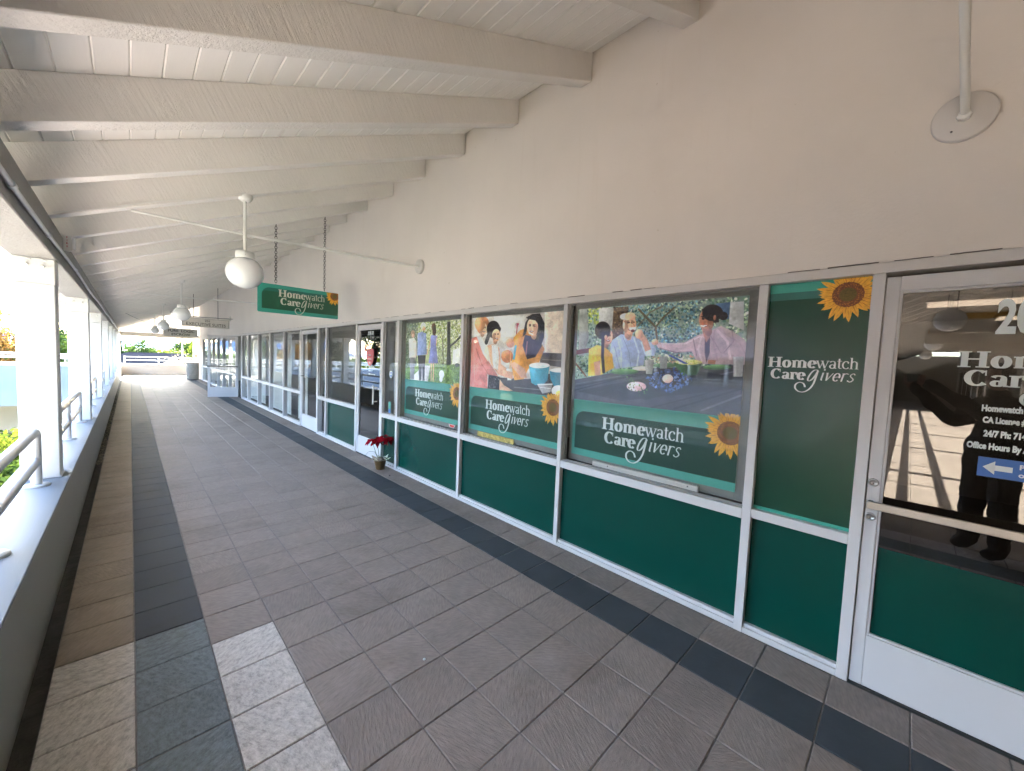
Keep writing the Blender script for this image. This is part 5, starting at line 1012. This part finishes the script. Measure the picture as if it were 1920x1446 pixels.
for i in range(11):
    y=4+i*2.5; MB().box(-25.49,-25.44,y,y+1.7,.8,2.1).build('window',MT['dark_side'],cb); MB().box(-23.6,-23.4,y-.3,y-.1,.501,2.5).build('column',MT['white'],cb)
# ---------------- poinsettia ----------------
px_,py_=2.60,5.34
t=thing('poinsettia',(px_,py_,0),'small red poinsettia in a brown foil pot on the floor by the glass door','plant')
pr=[];n=40; v=[];f=[]
prof=[(.058,0.0),(.066,.03),(.078,.10),(.084,.128),(.098,.142),(.094,.138),(.078,.124),(.07,.10)]
for r_,h_ in prof:
    for k in range(n): th=6.2832*k/n; rr=r_*(1+.035*math.sin(th*20)); v.append((px_+rr*math.cos(th),py_+rr*math.sin(th),h_))
for i in range(len(prof)-1):
    for k in range(n): f.append((i*n+k,i*n+(k+1)%n,(i+1)*n+(k+1)%n,(i+1)*n+k))
MB().add(v,f,0,True).build('pot',MT['potfoil'],t)
m=MB()
for k in range(11):
    th=k*.571+.2; r0,r1=.07,.13+.05*random.random(); wd=.035+.02*random.random(); z1=.15+.05*random.random()
    a=(math.cos(th),math.sin(th)); b=(-a[1],a[0])
    m.add([(px_+a[0]*r0-b[0]*wd,py_+a[1]*r0-b[1]*wd,.13),(px_+a[0]*r0+b[0]*wd,py_+a[1]*r0+b[1]*wd,.13),(px_+a[0]*r1,py_+a[1]*r1,z1)],[(0,1,2)])
m.build('wrapping_paper',MT['paper'],t)
m=MB().lathe([(0,.165),(.03,.175),(.05,.15),(.072,.12)],(px_,py_,0),14); m.build('soil',MT['litter'],t)
heads=[(-.105,.05,.42),(.0,-.02,.455),(.105,-.05,.445),(-.02,.07,.40),(.06,.03,.42)]
m=MB()
for hx,hy,hz in heads: m.tube([(px_+hx*.2,py_+hy*.2,.14),(px_+hx*.6,py_+hy*.6,.26),(px_+hx,py_+hy,hz)],.0035,5)
m.tube([(px_-.02,py_+.02,.15),(px_-.06,py_+.06,.25),(px_-.12,py_+.11,.255)],.0025,5)
m.build('stem',MT['leafgreen'],t)
def leaf(m,c,th,L,wd,tilt,curl=.3,mi=0):
    a=Vector((math.cos(th)*math.cos(tilt),math.sin(th)*math.cos(tilt),math.sin(tilt))); b=Vector((-math.sin(th),math.cos(th),0)); up=a.cross(b)*-1
    c=Vector(c); pr=[(0,.08),(.25,.75),(.5,1.0),(.75,.7),(1,.02)]; V=[]
    for q,w_ in pr:
        mid=c+a*(L*q)-Vector((0,0,1))*(curl*L*q*q); V+=[mid-b*(wd*w_/2)+Vector((0,0,.12*wd*w_)),mid,mid+b*(wd*w_/2)+Vector((0,0,.12*wd*w_))]
    F=[]
    for i in range(4):
        for j in(0,1): F.append((i*3+j,i*3+j+1,i*3+j+4,i*3+j+3))
    m.add(V,F,mi,True)
m=MB()
for hx,hy,hz in heads:
    for k in range(12):
        leaf(m,(px_+hx,py_+hy,hz+random.uniform(-.01,.02)),k*.698+random.random()*.5,random.uniform(.085,.125),random.uniform(.06,.085),random.uniform(-.3,.7),random.uniform(.3,.9))
m.build('red_bracts',MT['bract'],t)
m=MB(); leaf(m,(px_-.12,py_+.11,.255),2.5,.09,.05,-.6,.7); leaf(m,(px_+.03,py_-.02,.17),5.2,.09,.045,.1,.4); m.build('leaf',MT['leafgreen'],t)
# plaque on glass door
t=thing('door_plaque',(2.76,6.05,1.6),'pink pointed welcome plaque with greenery hanging on the second door','plaque')
PXX=2.748
q=[]
for a in np.linspace(0,math.pi,12): q.append((6.055+.10*math.cos(a)*(1),1.68+.03*math.sin(a)))
q=[(6.175,1.76),(6.185,1.66),(6.16,1.57),(6.11,1.51),(6.055,1.49),(6.0,1.51),(5.95,1.57),(5.925,1.66),(5.935,1.76)]
MB().prism([(PXX,a_,b_) for a_,b_ in q],(-.012,0,0)).build('plaque_board',MT['pink'],t)
m=MB()
for j,(zz,wd) in enumerate(((1.66,.10),(1.60,.12),(1.54,.06))):
    P=[(PXX-.0125,6.055+wd/2-wd*u,zz+.012*math.sin(u*18)) for u in np.linspace(0,1,22)]; m.tube(P,.003,4,False)
m.build('plaque_script',MT['letter'],t)
m=MB()
for k in range(90):
    th=random.uniform(0,6.28); c=(PXX-.02-random.random()*.05,6.05+random.gauss(0,.09),1.83+random.gauss(0,.06))
    a=random.uniform(0,math.pi); L=random.uniform(.05,.10); d=Vector((random.uniform(-.5,.1),math.cos(a),math.sin(a)+.2)).normalized(); b=d.cross(Vector((1,0,0))).normalized()*.012
    c=Vector(c); m.add([c,c+d*L*.5+b,c+d*L,c+d*L*.5-b],[(0,1,2,3)])
m.build('greenery',MT['lf_herb'],t)
m=MB()
for k in range(14):
    c=(PXX-.06,6.11+random.gauss(0,.025),1.74+random.gauss(0,.05)); m.lathe([(0,.014),(.012,.009),(.016,0),(.012,-.009),(0,-.014)],c,7)
m.build('pink_flowers',MT['pinkflower'],t)
MB().tube([(PXX-.003,6.055,1.75),(PXX-.003,6.055,2.07)],.003,5).build('hanger',MT['plastic'],t)
# small debris on tiles
t=MB(); 
for x,y,s in((2.55,4.95,.012),): t.lathe([(0,.014),(s,.008),(s*1.1,0)],(x,y,.001),8)
t.build('pebble',MT['rubber'],cat='pebble',label='tiny dark pebble on the floor near the potted plant')
t=MB().lathe([(0,.005),(.006,.004),(.008,0)],(1.13,1.75,.001),8); t.build('gum_spot',MT['letter'],cat='spot',label='tiny white speck on the taupe tiles in the foreground')
# ---------------- garden, ground, trees ----------------
MB().add([(-2500,-2500,-3.72),(2500,-2500,-3.72),(2500,2500,-3.72),(-2500,2500,-3.72)],[(0,1,2,3)]).build('ground',MT['lawn'],kind='structure')
MB().add([(-30,36.5,-3.7),(12,36.5,-3.7),(12,43,-3.7),(-30,43,-3.7)],[(0,1,2,3)]).build('garden_path',MT['path'],kind='structure')
MB().add([(-60,60,-3.7),(80,60,-3.7),(80,120,-3.7),(-60,120,-3.7)],[(0,1,2,3)]).build('parking_lot',MT['asphalt'],kind='structure')
MB().add([(-23,1.5,-3.705),(-4.2,1.5,-3.705),(-4.2,31,-3.705),(-23,31,-3.705)],[(0,1,2,3)]).build('courtyard_paving',MT['court'],kind='structure')
MB().add([(-4.2,-3,-3.70),(-.7,-3,-3.70),(-.7,31.5,-3.70),(-4.2,31.5,-3.70)],[(0,1,2,3)]).build('garden_path',MT['path'],kind='structure')  # pale path strip added below view to bounce sunlight up to the ceiling
m=MB(); hv=[];hf=[]
nseg=90
for i in range(nseg+1):
    a=math.radians(-100+i*200/nseg); R=2300; h=28+26*math.sin(i*.35)+16*math.sin(i*.83+1)+8*math.sin(i*2.1)
    if a<-.12: h*=1.9
    hv+=[(R*math.sin(a),R*math.cos(a),-3.7),(R*1.05*math.sin(a),R*1.05*math.cos(a),max(8,h))]
hf=[(2*i,2*i+1,2*i+3,2*i+2) for i in range(nseg)]
m.add(hv,hf); m.build('hills',MT['hill'],kind='structure')
def leaves(center,rad,n,size,clumps=22,squash=1.0,seed=0,cone=False):
    r=np.random.default_rng(seed); cc=r.normal(size=(clumps,3)); cc/=np.linalg.norm(cc,axis=1)[:,None]; cc*=r.uniform(.35,.95,(clumps,1))
    if cone:
        hgt=r.uniform(-1,1,clumps); ang=r.uniform(0,6.28,clumps); rr=(1-hgt)/2*r.uniform(.5,1,clumps); cc=np.stack([rr*np.cos(ang),rr*np.sin(ang),hgt],1)
    idx=r.integers(0,clumps,n); p=cc[idx]+r.normal(size=(n,3))*(.20 if not cone else .11)
    if cone: p[:,2]=np.minimum(p[:,2],1.05)
    p=p*np.array(rad)+np.array(center)
    d=r.normal(size=(n,3)); d/=np.linalg.norm(d,axis=1)[:,None]; e=np.cross(d,r.normal(size=(n,3))); e/=np.linalg.norm(e,axis=1)[:,None]+1e-9
    s=size*r.uniform(.5,1.2,(n,1)); d=d*s; e=e*s*.55
    V=np.empty((n*4,3)); V[0::4]=p-d; V[1::4]=p-e; V[2::4]=p+d; V[3::4]=p+e
    return V,cc*np.array(rad)+np.array(center)
def tree(x,y,top,rad,mat,label,n=2200,size=.28,ground=-3.7,cone=False,seed=1,name='tree',crown_h=None,cat='tree',group=None):
    t=thing(name,(x,y,ground),label,cat,group)
    ch=(crown_h or (top-ground)*.62)/2; cz=top-ch
    V,cc=leaves((x,y,cz),(rad,rad,ch),n,size,26 if not cone else 60,seed=seed,cone=cone)
    me=bpy.data.meshes.new('crown'); F=np.arange(n*4).reshape(n,4); me.from_pydata((V-np.array((x,y,ground))).tolist(),[],F.tolist()); me.materials.append(mat); o=bpy.data.objects.new('crown',me); C.objects.link(o); o.parent=t
    m=MB(); r0=.035*(top-ground)
    m.tube([(x,y,ground),(x+.1*rad*.3,y,ground+(cz-ground)*.6),(x,y,cz+ch*.4)],r0,8,rr=[r0,r0*.7,r0*.25])
    for k in range(min(7,len(cc))): c=cc[k]; m.tube([(x,y,ground+(cz-ground)*.7),(x*.5+c[0]*.5,y*.5+c[1]*.5,(cz+c[2])/2-.1),tuple(c)],r0*.3,5,rr=[r0*.35,r0*.22,r0*.08])
    m.build('trunk',MT['bark'],t); return t
G_='trees beyond the walkway'
TR=[(-7.4,47,3.9,2.6,'lf_orange','orange autumn tree beyond the opposite wing at the left edge',8000,0.12,False),
(-10.5,56,5.2,3.0,'lf_dark','dark evergreen behind the autumn tree',8000,0.16,True),
(-6.0,60,7.6,1.9,'lf_dark','tall narrow dark conifer seen between the first two columns',8000,0.15,True),
(-5.2,52,2.6,1.9,'lf_green','bushy green tree below the tall conifer',8000,0.12,False),
(-1.2,68,2.3,1.5,'lf_dark','dark tree at the left of the end opening',8000,0.15,True),
(1.2,74,2.4,2.2,'lf_green','mid green tree at the left of the end opening',8000,0.14,False),
(3.6,70,1.2,2.0,'lf_yellow','low yellow-green tree in the middle of the end opening',8000,0.12,False),
(5.4,78,2.6,2.4,'lf_green','broad green tree in the end opening',8000,0.15,False),
(8.0,80,4.2,2.6,'lf_dark','tall dark tree behind the light pole',8000,0.16,True),
(6.0,58,3.0,1.3,'lf_yellow','bright yellow-green tree right of the light pole',8000,0.10,False),
(-17.5,46,1.3,2.6,'lf_yellow','low yellow-green tree mirrored in the middle windows',2400,.22,False),(-13.2,52,5.0,1.7,'lf_dark','dark conifer mirrored in the window beside the plaque door',2200,.26,True),(-36,38,9.5,4.2,'lf_green','tall tree past the far roof corner of the courtyard building',3000,.3,False),(-39,45,10,4.5,'lf_dark','tallest dark tree in the far courtyard corner',3000,.34,False),(-28,54,8,4,'lf_green','tall leafy tree beyond the wing corner',3000,.3,False),(-22,50,6.5,3,'lf_dark','dark tree above the opposite wing',3000,.3,False),(-24,44,7.6,3.6,'lf_dark','big dark tree at the corner of the opposite wing',2600,.34,False),(-31,46,9,4,'lf_green','tall green tree behind the wing corner',2600,.34,False),  # trees labelled added hide bright sky from the window reflections
(-20,52,7.5,2.4,'lf_dark','tall dark conifer left of the opposite wing',2200,.3,True),
(-24,58,2.6,3.0,'lf_yellow','pale green tree far left of the wing',2400,.3,False),
(-31,60,3.2,4.2,'lf_green','round green tree far left beyond the wing',2400,.3,False),
(-27,38,6.5,2.8,'lf_dark','dark conifer behind the courtyard corner',2000,.3,True),
(-41,24,8.5,4.5,'lf_green','broad green tree behind the courtyard building',2400,.36,False),(-40,12,9.5,4.5,'lf_dark','tall dark tree behind the courtyard building',2400,.36,False),(-43,34,9,4.5,'lf_dark','dark tree at the north end behind the courtyard building',2400,.36,False),  # added behind the roof to keep bright sky out of window reflections
(-36,8,5.0,4.0,'lf_orange','autumn tree beyond the end of the side walkway',2400,.3,False)]
for i,(x,y,tp,rd,mt,lb,n,sz,cn) in enumerate(TR): tree(x,y,tp,rd,MT[mt],lb,n,sz,cone=cn,seed=i+5,group=G_)
for i,(x,y) in enumerate(((2.9,50),(3.75,50.5),(4.5,51.5))): tree(x,y,1.45-.25*i,.75,MT['lf_blossom'],['pale bare flowering shrub, left of a pair behind the end railing','pale flowering shrub, second behind the end railing','small pale shrub beside the light pole'][i],500,.09,seed=40+i,name='flowering_shrub',cat='shrub',group='pale flowering shrubs behind the end railing')
# distant tree line
rows=[]
for i in range(60):
    a=math.radians(-75+i*2.3); R=150+20*math.sin(i*1.7); V,_=leaves((R*math.sin(a),R*math.cos(a),-1.8),(6.5,6.5,2.6+1.0*math.sin(i*2.3)),420,.8,14,seed=100+i); rows.append(V)
V=np.concatenate(rows); n=len(V)//4; me=bpy.data.meshes.new('distant_wood'); me.from_pydata(V.tolist(),[],np.arange(n*4).reshape(n,4).tolist()); me.materials.append(MT['lf_green']); o=bpy.data.objects.new('distant_wood',me); C.objects.link(o); tag(o,'low green tree line far behind the parking lot','trees',kind='stuff')
# shrubs in the courtyard below
sh=[(-3.1,20,-1.2,1.5,'lf_yellow'),(-3.5,24,-1.9,1.4,'lf_yellow'),(-2.6,16.5,-1.5,1.1,'lf_green'),(-4.8,28,-2.4,1.5,'lf_green'),(-2.2,12.8,-1.5,1.0,'lf_green'),(-3.4,12,-1.9,1.2,'lf_yellow'),(-6.6,22,-2.0,1.5,'lf_green'),(-2.0,9.6,-1.6,.8,'lf_yellow')]
lb=['sunlit yellow-green shrub below the nearest column','yellow-green shrub farther along the garden bed','green shrub just below the parapet','low green shrub near the opposite wing','dark green shrub under the railing','pale shrub in the middle of the garden bed','round green shrub out in the courtyard','small yellow shrub close under the parapet']
for i,(x,y,tp,rd,mt) in enumerate(sh): tree(x,y,tp,rd,MT[mt],lb[i],1800,.11,seed=60+i,name='shrub',crown_h=2.2,cat='shrub',group='garden shrubs below the walkway')
# dark roofed low building, light pole
b=thing('dark_roofed_building',(3,62,-3.7),'low building with a long dark slate roof behind the end railing','building')
MB().box(-3,9.5,57,66,-3.7,-.6).build('wall',MT['side_stucco'],b)
m=MB(); m.add([(-3.6,56.4,-.6),(10.1,56.4,-.6),(10.1,66.6,-.6),(-3.6,66.6,-.6),(-.2,61.5,.98),(6.6,61.5,1.05)],[(0,1,5,4),(1,2,5),(2,3,4,5),(3,0,4)]); m.build('roof',MT['far_roof'],b)
t=thing('light_pole',(3.28,45,-3.7),'slim white light pole behind the end railing','pole')
MB().tube([(3.28,45,-3.7),(3.28,45,2.45)],.05,10).build('pole_shaft',MT['white'],t); MB().tube([(3.28,45,2.45),(3.45,45,2.62),(3.8,45,2.66)],.06,8).build('lamp_arm',MT['white'],t)
# ---------------- the photographer (mirrored in the door glass) ----------------
bx,by=-.22,-.60
P=thing('person',(bx,by,0),'person in dark clothes holding up a phone, mirrored in the near door glass','person')
def skin_body(name,verts,edges,radii,mat,par,root=0,sub=2):
    me=bpy.data.meshes.new(name); off=LOC[par.name]; me.from_pydata([(v[0]-off.x,v[1]-off.y,v[2]-off.z) for v in verts],edges,[]); me.materials.append(mat)
    o=bpy.data.objects.new(name,me); C.objects.link(o); o.parent=par
    o.modifiers.new('skin','SKIN'); sk=me.skin_vertices[0].data
    for i,r in enumerate(radii): sk[i].radius=(r,r) if not isinstance(r,tuple) else r; sk[i].use_root=(i==root)
    s=o.modifiers.new('sub','SUBSURF'); s.levels=sub; s.render_levels=sub
    for q in me.polygons: q.use_smooth=True
    tx=bpy.data.textures.new(name+'_folds','CLOUDS'); tx.noise_scale=.13; d=o.modifiers.new('folds','DISPLACE'); d.texture=tx; d.strength=.055; d.mid_level=.5; d.texture_coords='LOCAL'
    return o
fv=Vector((cf.x,cf.y,0)).normalized(); rv=Vector((fv.y,-fv.x,0))
def PT(r,f,z): q=Vector((bx,by,0))+rv*r+fv*f; return (q.x,q.y,z)
ph=CAMP-cf*.03
hr=ph-cf*.03+Vector((rv.x,rv.y,0))*.07-Vector((0,0,.035)); hl=ph-cf*.03-Vector((rv.x,rv.y,0))*.08-Vector((0,0,.035))
V=[PT(0,0,.95),PT(0,0,1.12),PT(0,0,1.32),PT(0,0,1.43),PT(0,.02,1.50),PT(0,.03,1.58),
 PT(.17,0,1.40),PT(.24,.10,1.20),tuple(hr),PT(-.17,0,1.40),PT(-.26,.12,1.22),tuple(hl),
 PT(.10,0,.90),PT(.11,.02,.48),PT(.12,0,.08),PT(.13,.15,.04),PT(-.10,0,.90),PT(-.12,.02,.48),PT(-.15,-.02,.08),PT(-.16,.12,.04)]
Eg=[(0,1),(1,2),(2,3),(3,4),(4,5),(3,6),(6,7),(7,8),(3,9),(9,10),(10,11),(0,12),(12,13),(13,14),(14,15),(0,16),(16,17),(17,18),(18,19)]
Rd=[(.20,.16),(.20,.16),(.235,.16),(.17,.13),.075,.066,.10,.085,.045,.10,.085,.045,.125,.095,.07,.055,.125,.095,.07,.055]
skin_body('body',V,Eg,Rd,MT['cloth'],P)
hc=Vector(PT(0,.04,1.68))
m=MB(); prof=[(.001,.125),(.05,.115),(.078,.075),(.085,.02),(.078,-.04),(.058,-.09),(.03,-.115),(.001,-.12)]; m.lathe(prof,tuple(hc),20); m.build('head',MT['skin'],P)
m=MB(); prof=[(.001,.138),(.056,.127),(.086,.085),(.094,.02),(.09,-.02)]; m.lathe(prof,tuple(hc-fv*.012),20); m.build('hair',MT['cloth'],P)
m=MB(); nose=hc+fv*.085; m.tube([tuple(nose+Vector((0,0,.02))),tuple(nose+fv*.018-Vector((0,0,.02)))],.012,8); m.build('nose',MT['skin'],P)
for side,hh in((1,hr),(-1,hl)):
    m=MB(); m.tube([tuple(hh-Vector((0,0,.05))-fv*.03),tuple(hh)],.034,10,rr=[.028,.036]); 
    for k in range(4):
        b0=hh+Vector((0,0,.004+.017*k)); d=-rv*side
        m.tube([tuple(b0+rv*side*.01),tuple(b0+rv*side*.018+fv*.02),tuple(b0+d*.004+fv*.034),tuple(b0+d*(.022-.003*abs(k-1))+fv*.030)],.0085,7,rr=[.0095,.009,.0085,.007])
    m.tube([tuple(hh-Vector((0,0,.012))),tuple(hh+d*.025-Vector((0,0,.022))+fv*.01),tuple(hh+d*.045-Vector((0,0,.008))+fv*.016)],.010,7,rr=[.012,.010,.008]); m.build('hand',MT['skin'],P)
pc=ph; a_=cr*.078; b_=cu*.037; c_=cf*.004
m=MB(); vs=[pc+a_*i+b_*j+c_*k for i in(-1,1) for j in(-1,1) for k in(-1,1)]; m.add([tuple(v) for v in vs],[(0,1,3,2),(4,6,7,5),(0,4,5,1),(2,3,7,6),(0,2,6,4),(1,5,7,3)])
m.build('phone',MT['rubber'],cat='phone',label='black phone held sideways by the mirrored person',loc=tuple(pc))
